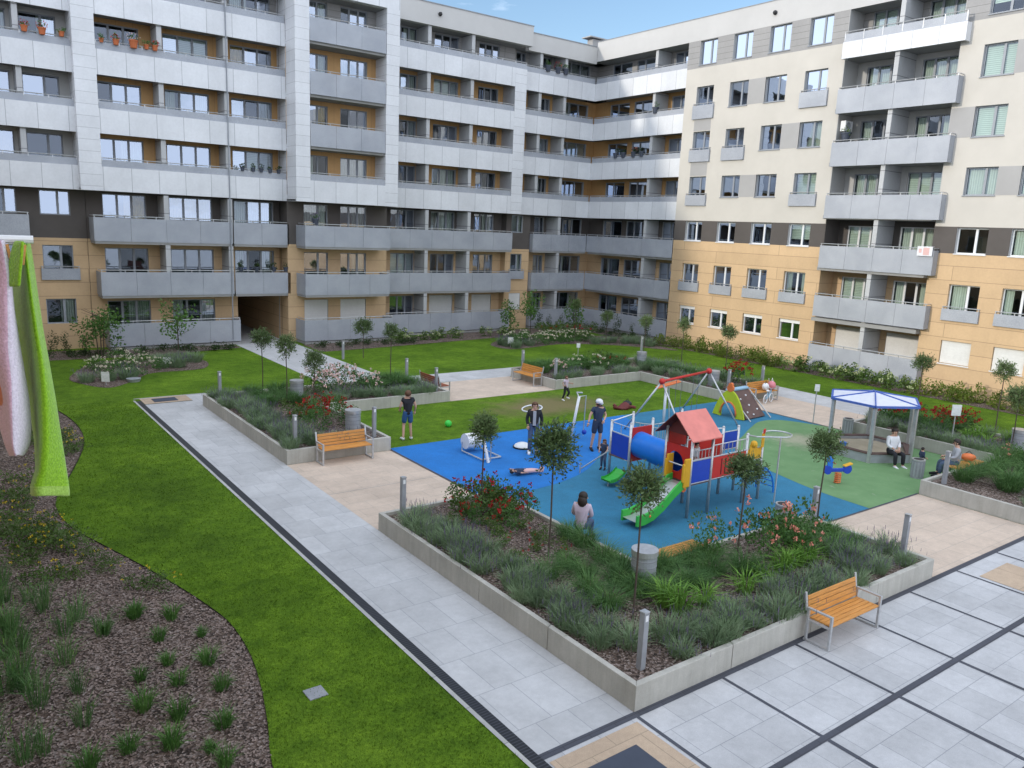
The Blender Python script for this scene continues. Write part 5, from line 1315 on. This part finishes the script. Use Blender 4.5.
# ------------------------------------------------------------------ people
solid('skin', (.50,.30,.22), .6, .08); solid('hair_dark', (.025,.018,.015), .6); solid('hair_brown', (.10,.05,.025), .6)
solid('cloth_black', (.016,.017,.022), .85); solid('cloth_navy', (.03,.045,.085), .85); solid('cloth_blue', (.03,.09,.22), .85); solid('cloth_jeans', (.06,.09,.16), .85)
solid('cloth_grey', (.36,.37,.40), .85); solid('cloth_white', (.66,.67,.70), .85); solid('cloth_lilac', (.50,.42,.50), .85); solid('cloth_pink', (.62,.40,.38), .85)
JN = dict(pelvis=(0,0,.94), spine=(0,0,1.14), chest=(0,.0,1.34), neck=(0,.01,1.47), head=(0,-.01,1.58), top=(0,0,1.66),
  shl=(.17,.0,1.41), ell=(.23,.03,1.14), wrl=(.24,-.06,.90), shr=(-.17,.0,1.41), elr=(-.23,.03,1.14), wrr=(-.24,-.06,.90),
  hil=(.09,0,.90), knl=(.10,-.02,.50), anl=(.11,.03,.09), tol=(.12,-.13,.04), hir=(-.09,0,.90), knr=(-.10,-.02,.50), anr=(-.11,.03,.09), tor=(-.12,-.13,.04))
RAD = dict(pelvis=.125, spine=.115, chest=.135, neck=.055, head=.095, top=.075, sh=.062, el=.043, wr=.03, hi=.085, kn=.058, an=.04, to=.035)
def rad(k): return RAD.get(k) or RAD[k[:-1]]
BONES = [('pelvis','spine'),('spine','chest'),('chest','neck'),('neck','head'),('head','top')] + [b for s in 'lr' for b in (('chest','sh'+s),('sh'+s,'el'+s),('el'+s,'wr'+s),('pelvis','hi'+s),('hi'+s,'kn'+s),('kn'+s,'an'+s),('an'+s,'to'+s))]
def skinmesh(name, joints, bones, root, radii, sub=1):
    names = []; 
    for a, b in bones:
        for q in (a,b):
            if q not in names: names.append(q)
    me = bpy.data.meshes.new(name)
    me.from_pydata([joints[n] for n in names], [(names.index(a),names.index(b)) for a,b in bones], [])
    o = bpy.data.objects.new(name, me); COL.objects.link(o)
    md = o.modifiers.new('skin','SKIN'); md.use_smooth_shade = True
    for i, n in enumerate(names):
        sv = me.skin_vertices[0].data[i]; r = radii(n); sv.radius = r if isinstance(r, tuple) else (r,r); sv.use_root = (n == root)
    sb = o.modifiers.new('sub','SUBSURF'); sb.levels = sub; sb.render_levels = sub
    bpy.context.view_layer.update()
    dg = bpy.context.evaluated_depsgraph_get()
    out = bpy.data.meshes.new_from_object(o.evaluated_get(dg))
    bpy.data.objects.remove(o); bpy.data.meshes.remove(me)
    return out
def person(label, loc, rz, pose, s, top, bottom, shoes, hair, sleeve=.55, leg=.45, longhair=False, jacket=None, cap=None, roll=None, cat='person'):
    t = thing('person', label, cat, loc, R(rz)); t.scale = (s,s,s)
    if roll: t.rotation_euler = (R(roll[0]), R(roll[1]), R(rz))
    J = {k: Vector(v) for k, v in JN.items()}; J.update({k: Vector(v) for k, v in pose.items()})
    me = skinmesh('body', J, BONES, 'pelvis', rad)
    x = MB()
    H = J['head']; up = (J['top']-J['neck']).normalized(); fw = (Vector((0,-1,0)) - up*up.dot(Vector((0,-1,0)))).normalized(); sd = up.cross(fw)
    if 'look' in pose: pass
    for k in (-1,1): x.ball(H+fw*.088+sd*k*.034+up*.012, .013, 1, 6, 4)
    x.ball(H+fw*.098-up*.018, .018, 0, 6, 4); x.ball(H+fw*.09-up*.05, .02, 2, 6, 4, (1.3,.5,.4))
    for k in (-1,1): x.ball(H+sd*k*.098-up*.005, .024, 0, 6, 4)
    for q in 'lr':
        w, e = J['wr'+q], J['el'+q]; d = (w-e).normalized(); a = d.orthogonal().normalized(); b = d.cross(a)
        x.ball(w+d*.05, .043, 0, 8, 5)
        for f in range(4): 
            p0 = w+d*.075+a*(.027*(f-1.5)); x.tube([p0, p0+d*(.04-.004*abs(f-1.4))+b*.008, p0+d*(.07-.008*abs(f-1.4))+b*.028], .0105, 5, 0, .008)
        p0 = w+d*.035+a*.036; x.tube([p0, p0+a*.025+d*.025, p0+a*.032+d*.05+b*.015], .0115, 5, 0, .009)
    xm = x.mesh('x', [M['skin']])
    bm = bmesh.new(); bm.from_mesh(me)
    for f in bm.faces: f.material_index = 0
    bm.from_mesh(xm); fin = bpy.data.meshes.new('body'); bm.to_mesh(fin); bm.free()
    for m_ in ('skin','hair_dark','pink'): fin.materials.append(M[m_])
    fin.polygons.foreach_set('use_smooth', [True]*len(fin.polygons))
    o = bpy.data.objects.new('body', fin); COL.objects.link(o); o.parent = t
    # clothes
    def wear(name, bones, mat, grow, root, extra={}):
        JJ = dict(J); JJ.update(extra)
        m_ = skinmesh(name, JJ, bones, root, lambda n: (grow(n)))
        m_.materials.clear(); m_.materials.append(M[mat]); c = bpy.data.objects.new(name, m_); COL.objects.link(c); c.parent = t
    cut = lambda a, b, f: J[a].lerp(J[b], f)
    ex = {'nk': cut('chest','neck',.62), 'low': cut('spine','pelvis',1.45)}
    bs = [('low','spine'),('spine','chest'),('chest','nk')]
    for q in 'lr':
        if sleeve <= 1: ex['cf'+q] = cut('sh'+q,'el'+q,sleeve); bs += [('chest','sh'+q),('sh'+q,'cf'+q)]
        else: ex['cf'+q] = cut('el'+q,'wr'+q,sleeve-1); bs += [('chest','sh'+q),('sh'+q,'el'+q),('el'+q,'cf'+q)]
    gr_ = lambda n: {'low':.158,'spine':.145,'chest':.158,'nk':.085}.get(n, .082 if n.startswith('sh') else (.066 if sleeve <= 1 else .056))
    wear('jacket' if jacket else 'shirt', bs, top, gr_, 'spine', ex)
    ex = {'wa': cut('pelvis','spine',.75)}; bs = [('wa','pelvis')]
    for q in 'lr':
        if leg <= 1: ex['hm'+q] = cut('hi'+q,'kn'+q,leg); bs += [('pelvis','hi'+q),('hi'+q,'hm'+q)]
        else: ex['hm'+q] = cut('kn'+q,'an'+q,leg-1); bs += [('pelvis','hi'+q),('hi'+q,'kn'+q),('kn'+q,'hm'+q)]
    wear('trousers' if leg > 1 else 'shorts', bs, bottom, lambda n: {'wa':.142,'pelvis':.146}.get(n, .108 if n.startswith('hi') else (.082 if n.startswith('kn') else (.098 if leg <= 1 else .062))), 'pelvis', ex)
    if jacket:
        c = MB(); f0 = J['chest']+Vector((0,-.150,.03)); c.prism([(f0.x-.05,f0.y-.02),(f0.x+.05,f0.y-.02),(f0.x+.05,f0.y+.02),(f0.x-.05,f0.y+.02)], J['pelvis'].z+.02, f0.z+.07); c.build('shirt', M[jacket], t, bevel=.01)
    for q in 'lr':
        a, b = J['an'+q], J['to'+q]; d = (b-a).normalized(); sh = MB(); sh.tube([a-d*.02+Vector((0,0,-.03)), a.lerp(b,.5)+Vector((0,0,-.012)), b+d*.05], .056, 10, r2=.042); sh.ball(b+d*.04,.043); sh.build('shoe', M[shoes], t, smooth=True)
    h = MB(); c = H+up*.035-fw*.018
    h.ball(c, .112, 0, 14, 9, (1,1,1)); h.v = [tuple(Vector(v) if (Vector(v)-H).dot(fw) < .055 or (Vector(v)-H).dot(up) > .06 else Vector(v)-fw*.06) for v in h.v]
    if longhair: h.ball(H-up*.10-fw*.05, .115, 0, 12, 8, (1.05,.85,1.35))
    h.build('hair', M[hair], t, smooth=True)
    if cap:
        c_ = MB(); c_.ball(H+up*.06, .12, 0, 14, 8, (1,1,.75)); c_.tube([H+up*.05+fw*.08,H+up*.045+fw*.2],.07,10,r2=.05); c_.v = [tuple(v) for v in c_.v]; c_.build('cap', M[cap], t, smooth=True)
    return t
# heading: 0 faces -Y (towards the near plaza)
person('man in a black T-shirt and blue shorts seen from behind on the play lawn', (12.75,22.95,0), 165, dict(ell=(.26,.0,1.16),wrl=(.22,-.20,1.02),elr=(-.27,.02,1.15),wrr=(-.27,-.12,.95),knl=(.12,-.06,.50),anl=(.16,.06,.09),tol=(.18,-.10,.04),anr=(-.13,.0,.09),tor=(-.16,-.16,.04)), 1.0, 'cloth_black','cloth_blue','cloth_white','hair_brown', .5, .85)
person('man in a dark jacket and jeans walking on the bright blue surface', (15.55,19.6,.01), -36, dict(ell=(.25,.02,1.14),wrl=(.23,-.05,.90),elr=(-.24,.03,1.15),wrr=(-.2,-.08,.94),knr=(-.11,-.08,.50),anr=(-.12,-.02,.09),tor=(-.13,-.18,.04)), 1.0, 'cloth_black','cloth_jeans','cloth_white','hair_brown', 1.9, 1.95, jacket='cloth_grey')
person('person in a dark T-shirt, navy shorts and white cap standing beside the blue panel', (17.7,18.9,.01), -15, dict(ell=(.27,-.02,1.16),wrl=(.10,-.22,1.04),elr=(-.30,.0,1.17),wrr=(-.38,-.08,.96),knl=(.11,-.02,.5),knr=(-.13,.0,.5),anr=(-.17,.05,.09),tor=(-.2,-.1,.04)), 1.02, 'cloth_navy','cloth_navy','cloth_black','hair_dark', .55, .9, cap='cloth_white')
person('small child in dark clothes climbing at the left end of the climbing frame', (16.4,17.15,.01), -60, dict(wrl=(.2,-.25,1.1),ell=(.24,-.1,1.2),wrr=(-.2,-.25,1.1),elr=(-.24,-.1,1.2),knl=(.11,-.15,.55)), .56, 'cloth_navy','cloth_jeans','cloth_black','hair_brown', .6, 1.9, longhair=True)
person('small child in a pale top and dark leggings running on the play lawn', (21.8,25.4,0), 20, dict(wrl=(.26,-.25,1.2),ell=(.27,-.02,1.2),wrr=(-.28,.08,1.15),elr=(-.27,.12,1.22),knl=(.1,-.22,.58),anl=(.1,-.05,.25),tol=(.1,-.18,.2),knr=(-.1,.03,.5),anr=(-.1,.18,.1),tor=(-.1,.06,.04)), .64, 'cloth_lilac','cloth_black','cloth_white','hair_brown', .7, 1.9)
person('child in pink leggings lying flat on the bright blue surface', (14.5,17.75,.10), 75, dict(wrl=(.35,.0,1.5),ell=(.3,.02,1.3),wrr=(-.3,0,1.05)), .62, 'cloth_navy','cloth_pink','cloth_pink','hair_dark', .7, 1.95, roll=(-88,0))
SIT = dict(pelvis=(0,.0,.50), spine=(0,.03,.70), chest=(0,.01,.92), neck=(0,-.01,1.06), head=(0,-.04,1.17), top=(0,-.04,1.25), shl=(.17,.01,.99), shr=(-.17,.01,.99), ell=(.23,-.05,.74), elr=(-.23,-.05,.74), wrl=(.08,-.25,.62), wrr=(-.08,-.25,.62),
   hil=(.09,-.02,.48), hir=(-.09,-.02,.48), knl=(.15,-.42,.50), knr=(-.15,-.42,.50), anl=(.15,-.44,.10), anr=(-.15,-.44,.10), tol=(.16,-.60,.05), tor=(-.16,-.60,.05))
def sit(**k): d = dict(SIT); d.update({a: Vector(b) for a, b in k.items()}); return d
person('woman in a white top and black trousers sitting on the edge of the sandpit', (25.55,12.95,-.06), -25, sit(), .98, 'cloth_white','cloth_black','cloth_white','hair_dark', 1.7, 1.95)
person('man in a pale grey shirt sitting on the planter seat at the right', (25.65,10.95,.04), 215, sit(wrl=(.14,-.3,.66),wrr=(-.1,-.33,.68)), .98, 'cloth_grey','cloth_jeans','cloth_black','hair_dark', 1.6, 1.95)
person('small child in a patterned dark top standing by the bin before the seated man', (25.35,11.85,.01), 60, dict(wrl=(.16,-.2,1.0),wrr=(-.16,-.22,1.02)), .50, 'cloth_navy','cloth_grey','cloth_white','hair_dark', 1.5, 1.9)
person('woman with long black hair in a lilac top sitting behind the near planter', (11.86,13.0,.0), 125, sit(), .98, 'cloth_lilac','cloth_jeans','cloth_black','hair_dark', 1.4, 1.95, longhair=True)
person('child in a white top standing inside the red-roofed tower', (15.9,13.15,.91), 20, {}, .60, 'cloth_white','cloth_pink','cloth_white','hair_dark', 1.3, 1.9)

# ------------------------------------------------------------------ things on the balconies
def pot(label, x, y, z, r, flm, seed, group, leafm='rose_leaf', pm='terracotta'):
    t = thing('flower_pot', label, 'flower pot', (x,y,z), 0, group)
    p = MB(); p.tube([(0,0,0),(0,0,r*1.7)], r*.72, 14, r2=r); p.tube([(0,0,r*1.5),(0,0,r*1.8)], r*1.08, 14); p.build('pot', M['terracotta' if 300 <= seed < 310 else 'slate'], t)
    cloud(seed, 60, (r*1.3,r*1.1,r*1.1), .09, .03, 'plant', None, .3, centre=(0,0,r*2.3), sub=5).build('plant', M[leafm], t)
    if flm:
        m = MB(); rr = random.Random(seed)
        for _ in range(40): q = rv(rr); p_ = Vector((q.x*r*1.4,q.y*r*1.1,r*2.5+q.z*r)); leafq(m, p_, rv(rr), .06, .028, 0, rr)
        m.build('flowers', M[flm], t)
POTG = None
for i, (x, y, z, r, fl, lb) in enumerate(((4.66,45.78,15.30,.15,'rose_red','leftmost terracotta pot on the top-left balcony rail, with a red-flowered plant'),(5.39,45.78,15.28,.17,'rose_red','terracotta pot in the middle of the top-left balcony rail'),(6.2,45.78,15.32,.13,None,'brownish pot at the right end of the top-left balcony rail'),
    (7.85,45.33,15.26,.11,None,'small empty-looking terracotta pot just right of the white pillar, on the upper rail'),(8.5,45.33,15.24,.15,'rose_red','terracotta pot with a trailing plant, second right of the white pillar'),(9.3,45.33,15.22,.21,'rose_mixed','largest terracotta pot on the upper rail, with a violet and white plant'),
    (9.9,45.33,15.26,.12,None,'small terracotta pot right of the largest one'),(10.3,45.33,15.25,.14,'rose_red','terracotta pot nearest to the grey partition on the upper rail'))):
    pot(lb, x, y, z, r, fl, 300+i, None)
for i, x in enumerate((14.6,15.2,15.65,16.15,16.65)): pot('dark leafy plant on the lowest white balcony rail left of the white strip pillar', x, 45.42, 9.68, .12, None, 320+i, 'dark plants on the lowest white balcony rail', 'dark_shrub')
for i, x in enumerate((14.4,15.3,16.3,17.0)): pot('dark leafy plant on the grey balcony rail above the archway', x, 45.46, 4.15, .14, None, 330+i, 'dark plants above the archway', 'dark_shrub')
for i, (x, fl) in enumerate(((36.1,None),(37.0,'rose_red'),(37.7,None))): pot(['leafy plant left of the reddish one on the top far loggia','reddish plant on the top far loggia rail near the corner','leafy plant right of the reddish one on the top far loggia'][i], x, 45.9, 18.0, .22, fl, 340+i, None)
for i, (y, fl) in enumerate(((43.3,None),(42.5,None),(41.5,'rose_pink'),(40.7,None))): pot('leafy plant on a corner loggia rail of the right wing' if fl is None else 'bright pink flowers on a corner loggia rail of the right wing', 40.62, y, 12.42, .2, fl, 350+i, 'plants on the corner loggia rail' if fl is None else None, 'dark_shrub')
pot('plant on the upper corner loggia of the right wing, by the partition', 40.62, 39.7, 15.2, .22, None, 356, None)
pot('violet-flowered pot on the dark-storey balcony of the projecting bay', 18.3, 44.15, 6.9, .2, 'lav_flower', 357, None)
pot('bushy green plant below the air conditioner on a balcony of the right wing', 40.75, 25.5, 12.55, .26, None, 358, None, 'rose_leaf_l')
t = thing('air_conditioner', 'cream air-conditioning unit on the side wall of a balcony of the right wing', 'air conditioner', (41.05,25.72,13.1))
b = MB(); b.box((-.35,-.16,0),(.35,.14,.55)); b.build('casing', M['white'], t, bevel=.02); b = MB(); b.tube([(-.08,-.162,.28),(-.08,-.18,.28)],.2,18); b.build('fan_grille', M['drum'], t); b = MB(); b.tube([(.2,0,0),(.2,.02,-.5)],.03,6); b.build('pipe', M['white'], t)
t = thing('towel', 'pink and white cloth hung over a balcony rail of the right wing', 'towel', (40.05,20.2,6.75))
b = MB(); b.box((-.03,-.55,-.05),(-.01,.2,.4)); b.box((.12,-.5,-.05),(.14,.15,.4)); b.box((-.03,-.55,.402),(.14,.2,.42)); b.build('cloth', M['cloth_white'], t); b = MB(); b.box((-.035,-.4,0.0),(-.031,-.1,.36)); b.box((-.035,-.02,.1),(-.031,.12,.3)); b.build('pink_stripes', M['cloth_pink'], t)

# ------------------------------------------------------------------ towels drying at the viewer's balcony
GREEN=[
[(0.223, 2.711, 7.107),(0.183, 2.112, 7.128),(0.196, 2.191, 7.125)],
[(0.207, 2.712, 7.021),(0.185, 2.112, 7.061),(0.202, 2.191, 7.055)],
[(0.197, 2.713, 6.934),(0.186, 2.112, 6.992),(0.207, 2.19, 6.985)],
[(0.196, 2.713, 6.847),(0.189, 2.112, 6.923),(0.214, 2.19, 6.912)],
[(0.205, 2.712, 6.757),(0.193, 2.111, 6.853),(0.223, 2.189, 6.839)],
[(0.219, 2.711, 6.635),(0.195, 2.111, 6.758),(0.232, 2.188, 6.739)],
[(0.229, 2.71, 6.51),(0.192, 2.111, 6.661),(0.238, 2.187, 6.636)],
[(0.229, 2.71, 6.415),(0.182, 2.112, 6.588),(0.242, 2.187, 6.558)],
[(0.213, 2.712, 6.366),(0.168, 2.113, 6.55),(0.245, 2.186, 6.516)],
[(0.213, 2.712, 6.334),(0.17, 2.113, 6.525),(0.245, 2.186, 6.489)],
]
FLAP=[
[(0.172, 2.113, 7.125),(0.183, 2.062, 7.127)],
[(0.162, 2.114, 7.092),(0.179, 2.062, 7.094)],
[(0.155, 2.114, 7.056),(0.173, 2.063, 7.059)],
[(0.151, 2.115, 7.022),(0.168, 2.063, 7.026)],
]
PINK=[
[(0.1, 2.298, 7.119),(0.122, 2.197, 7.123),(0.138, 2.095, 7.127),(0.155, 2.195, 7.124)],
[(0.082, 2.299, 7.036),(0.112, 2.197, 7.043),(0.144, 2.095, 7.05),(0.159, 2.194, 7.043)],
[(0.071, 2.299, 6.953),(0.099, 2.198, 6.963),(0.141, 2.095, 6.973),(0.16, 2.194, 6.961)],
[(0.064, 2.299, 6.856),(0.092, 2.198, 6.869),(0.138, 2.095, 6.882),(0.165, 2.194, 6.866)],
[(0.095, 2.298, 6.78),(0.114, 2.197, 6.796),(0.141, 2.095, 6.813),(0.17, 2.193, 6.793)],
[(0.108, 2.297, 6.728),(0.121, 2.197, 6.747),(0.139, 2.095, 6.766),(0.173, 2.193, 6.743)],
[(0.12, 2.297, 6.663),(0.127, 2.196, 6.686),(0.136, 2.096, 6.707),(0.172, 2.193, 6.681)],
[(0.129, 2.296, 6.618),(0.13, 2.196, 6.643),(0.134, 2.096, 6.667),(0.167, 2.194, 6.639)],
[(0.136, 2.296, 6.597),(0.134, 2.196, 6.622),(0.134, 2.096, 6.648),(0.159, 2.194, 6.619)],
[(0.14, 2.296, 6.583),(0.138, 2.196, 6.609),(0.137, 2.096, 6.635),(0.15, 2.195, 6.608)],
]
def terry(name, cols, spots=None):
    m, t, b = nt(name); co = coords(t)
    c = ramp(t, noise(t, co, 170, 3), [(.32, tuple(c*.88 for c in cols[0])), (.68, tuple(c*1.06 for c in cols[1]))])
    if spots:
        v = node(t, 'ShaderNodeTexVoronoi', i_Scale=7.5); t.links.new(co, v.inputs['Vector'])
        c = mixc(t, ramp(t, v.outputs['Distance'], [(.30, (1,1,1)), (.33, (0,0,0))]), c, spots)
        c = mixc(t, ramp(t, v.outputs['Distance'], [(.10, (1,1,1)), (.13, (0,0,0))]), c, (.75,.45,.03))
    setc(t, b, c); b.inputs['Roughness'].default_value = .95; b.inputs['Specular IOR Level'].default_value = .1
    b.inputs['Sheen Weight'].default_value = .3
    vo = node(t, 'ShaderNodeTexVoronoi', i_Scale=190.); t.links.new(co, vo.inputs['Vector']); bump(t, b, vo.outputs['Distance'], .5, .0025)
    tl = node(t, 'ShaderNodeBsdfTranslucent'); t.links.new(c, tl.inputs[0]); mx = node(t, 'ShaderNodeMixShader'); mx.inputs[0].default_value = .08
    t.links.new(b.outputs[0], mx.inputs[1]); t.links.new(tl.outputs[0], mx.inputs[2]); t.links.new(mx.outputs[0], t.nodes['Material Output'].inputs[0])
    return m
M['terry_green'] = terry('lime_green_terry', [(.20,.42,.012),(.30,.55,.03)])
M['terry_green_hem'] = terry('lime_green_hem', [(.30,.50,.07),(.38,.58,.11)])
M['terry_pink'] = terry('pink_printed_terry', [(.74,.46,.60),(.82,.56,.70)], (.70,.16,.02))
M['terry_lilac'] = terry('lilac_white_terry', [(.74,.65,.76),(.82,.74,.84)])
def loft(name, rows, mats, parent, split=None, hem=None, n=4, amp=.003):
    """cloth lofted through horizontal sections, with soft ripples and real thickness"""
    m = MB(); k = len(rows[0]); W = (k-1)*n+1
    def interp(row, u):
        i = min(int(u), k-2); t = u-i; ts = t*t*(3-2*t); return Vector(row[i]).lerp(Vector(row[i+1]), .5*t+.5*ts)
    R2 = []
    for a, b in zip(rows, rows[1:]):
        for j in range(3): R2.append([tuple(Vector(p).lerp(Vector(q), j/3)) for p, q in zip(a,b)])
    R2.append(rows[-1])
    for j, row in enumerate(R2):
        for i in range(W):
            p = interp(row, i/n); z = p.z
            m.v.append((p.x+amp*math.sin(z*9+i*1.1), p.y+amp*math.cos(z*7+i*1.9)+.002*math.sin(z*29+i*.7), z))
    for j in range(len(R2)-1):
        for i in range(W-1):
            mi = 0 if split is None or i < split*n else 1
            if hem and j >= len(R2)-1-hem: mi = len(mats)-1
            m.f.append((j*W+i, j*W+i+1, (j+1)*W+i+1, (j+1)*W+i)); m.m.append(mi)
    o = m.build(name, [M[x] for x in mats], parent, smooth=True)
    s = o.modifiers.new('thickness','SOLIDIFY'); s.thickness = .007
    sb = o.modifiers.new('smooth','SUBSURF'); sb.levels = 1; sb.render_levels = 1
    return o
tg = thing('towel', 'lime green terry towel hanging at the left edge, nearest to the viewer', 'towel', (.17,2.12,7.2))
def local(rows, o): return [[tuple(Vector(p)-Vector(o)) for p in r] for r in rows]
loft('long_drop', local(GREEN, (.17,2.12,7.2)), ['terry_green','terry_green','terry_green_hem'], tg, 1, 3)
loft('short_flap', local(FLAP, (.17,2.12,7.2)), ['terry_green'], tg)
tp = thing('towel', 'pink and lilac printed towel hanging left of the green one', 'towel', (.1,2.15,7.2))
loft('drop', local(PINK, (.1,2.15,7.2)), ['terry_pink','terry_lilac'], tp, 2)
br = thing('drying_rack_bar', 'white drying-rack bar the two towels hang from', 'drying rack', (0,0,0))
b = MB(); b.tube([(-1.6,2.235,7.13),(.205,2.13,7.128)],.009,8); b.tube([(-1.6,2.30,7.118),(.19,2.19,7.118)],.005,6); b.build('bar', M['white'], br)
b = MB(); b.box((-1.62,2.1,6.6),(-1.59,2.36,7.16)); b.build('wall_bracket', M['steel'], br)
for i, (x, y) in enumerate(((.155,2.115),(.168,2.11),(.182,2.105))):
    p = MB(); p.obox((x,y,7.095),(.006,.008,.045),Matrix.Rotation(.15*(i-1),3,'Y')); tag(p.build('clothes_peg', M['wood']), 'wooden clothes peg holding the green towel on the bar', 'clothes peg', 'wooden pegs on the drying bar')
SKY_STRENGTH, SUN_STRENGTH, EXPOSURE, CLOUD_FILL = .15, 1.5, .66, (7.3,7.9,9.0,1)
# ------------------------------------------------------------------ light, sky, camera
SUNV = Vector((-4.5,1.0,1.34)).normalized()
el = math.asin(SUNV.z); az = math.atan2(SUNV.x, SUNV.y)
w = bpy.data.worlds.new('World'); SC.world = w; w.use_nodes = True; t = w.node_tree
bg = t.nodes['Background']
sky = t.nodes.new('ShaderNodeTexSky'); sky.sky_type = 'NISHITA'; sky.sun_disc = False
sky.sun_elevation = el; sky.sun_rotation = az; sky.altitude = 100; sky.air_density = 1.0; sky.dust_density = 1.0; sky.ozone_density = 2.2
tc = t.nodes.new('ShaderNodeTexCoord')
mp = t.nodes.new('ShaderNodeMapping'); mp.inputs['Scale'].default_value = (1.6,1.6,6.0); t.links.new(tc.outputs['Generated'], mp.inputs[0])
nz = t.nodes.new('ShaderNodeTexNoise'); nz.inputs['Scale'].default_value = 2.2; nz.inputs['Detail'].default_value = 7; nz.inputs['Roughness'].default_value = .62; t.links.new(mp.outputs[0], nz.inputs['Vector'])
# clear blue over the far roofs; bright cloud added unseen as fill light
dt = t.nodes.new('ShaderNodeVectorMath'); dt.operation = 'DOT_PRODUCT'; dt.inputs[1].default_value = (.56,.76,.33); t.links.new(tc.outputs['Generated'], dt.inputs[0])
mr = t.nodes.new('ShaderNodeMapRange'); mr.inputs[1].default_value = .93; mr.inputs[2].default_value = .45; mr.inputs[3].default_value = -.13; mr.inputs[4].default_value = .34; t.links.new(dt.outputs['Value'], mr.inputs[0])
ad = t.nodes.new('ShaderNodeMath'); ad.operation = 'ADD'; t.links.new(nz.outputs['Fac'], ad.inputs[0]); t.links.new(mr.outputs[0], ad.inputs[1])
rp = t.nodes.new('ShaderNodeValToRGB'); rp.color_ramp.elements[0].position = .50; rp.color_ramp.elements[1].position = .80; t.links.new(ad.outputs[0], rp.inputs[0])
mx = t.nodes.new('ShaderNodeMix'); mx.data_type = 'RGBA'; t.links.new(rp.outputs[0], mx.inputs[0]); t.links.new(sky.outputs[0], mx.inputs[6]); mx.inputs[7].default_value = CLOUD_FILL
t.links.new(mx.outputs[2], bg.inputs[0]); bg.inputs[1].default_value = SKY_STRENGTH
sd = bpy.data.lights.new('sun', 'SUN'); sd.energy = SUN_STRENGTH; sd.angle = R(3); sd.color = (1.0,.92,.80)
so = bpy.data.objects.new('sun', sd); COL.objects.link(so); so.rotation_euler = SUNV.to_track_quat('Z','Y').to_euler()
cd = bpy.data.cameras.new('camera'); co = bpy.data.objects.new('camera', cd); COL.objects.link(co)
cd.sensor_width = 36; cd.lens = 792.24/1024*36; cd.clip_start = .05; cd.clip_end = 2000
yaw, pitch, roll = R(36.6565), R(11.1239), R(2.4502)
f = Vector((math.sin(yaw)*math.cos(pitch), math.cos(yaw)*math.cos(pitch), -math.sin(pitch)))
r0 = Vector((math.cos(yaw), -math.sin(yaw), 0)); u0 = r0.cross(f)
rr = r0*math.cos(roll)+u0*math.sin(roll); uu = -r0*math.sin(roll)+u0*math.cos(roll)
co.matrix_world = Matrix(((rr.x,uu.x,-f.x,0),(rr.y,uu.y,-f.y,0),(rr.z,uu.z,-f.z,7.2),(0,0,0,1)))
SC.camera = co
SC.render.engine = 'CYCLES'
SC.cycles.max_bounces = 7; SC.cycles.transparent_max_bounces = 12; SC.cycles.use_denoising = True
vs = SC.view_settings; vs.view_transform = 'Standard'; vs.look = 'None'; vs.gamma = 1; vs.use_curve_mapping = False; vs.exposure = EXPOSURE
SC.render.resolution_x = 1024; SC.render.resolution_y = 768
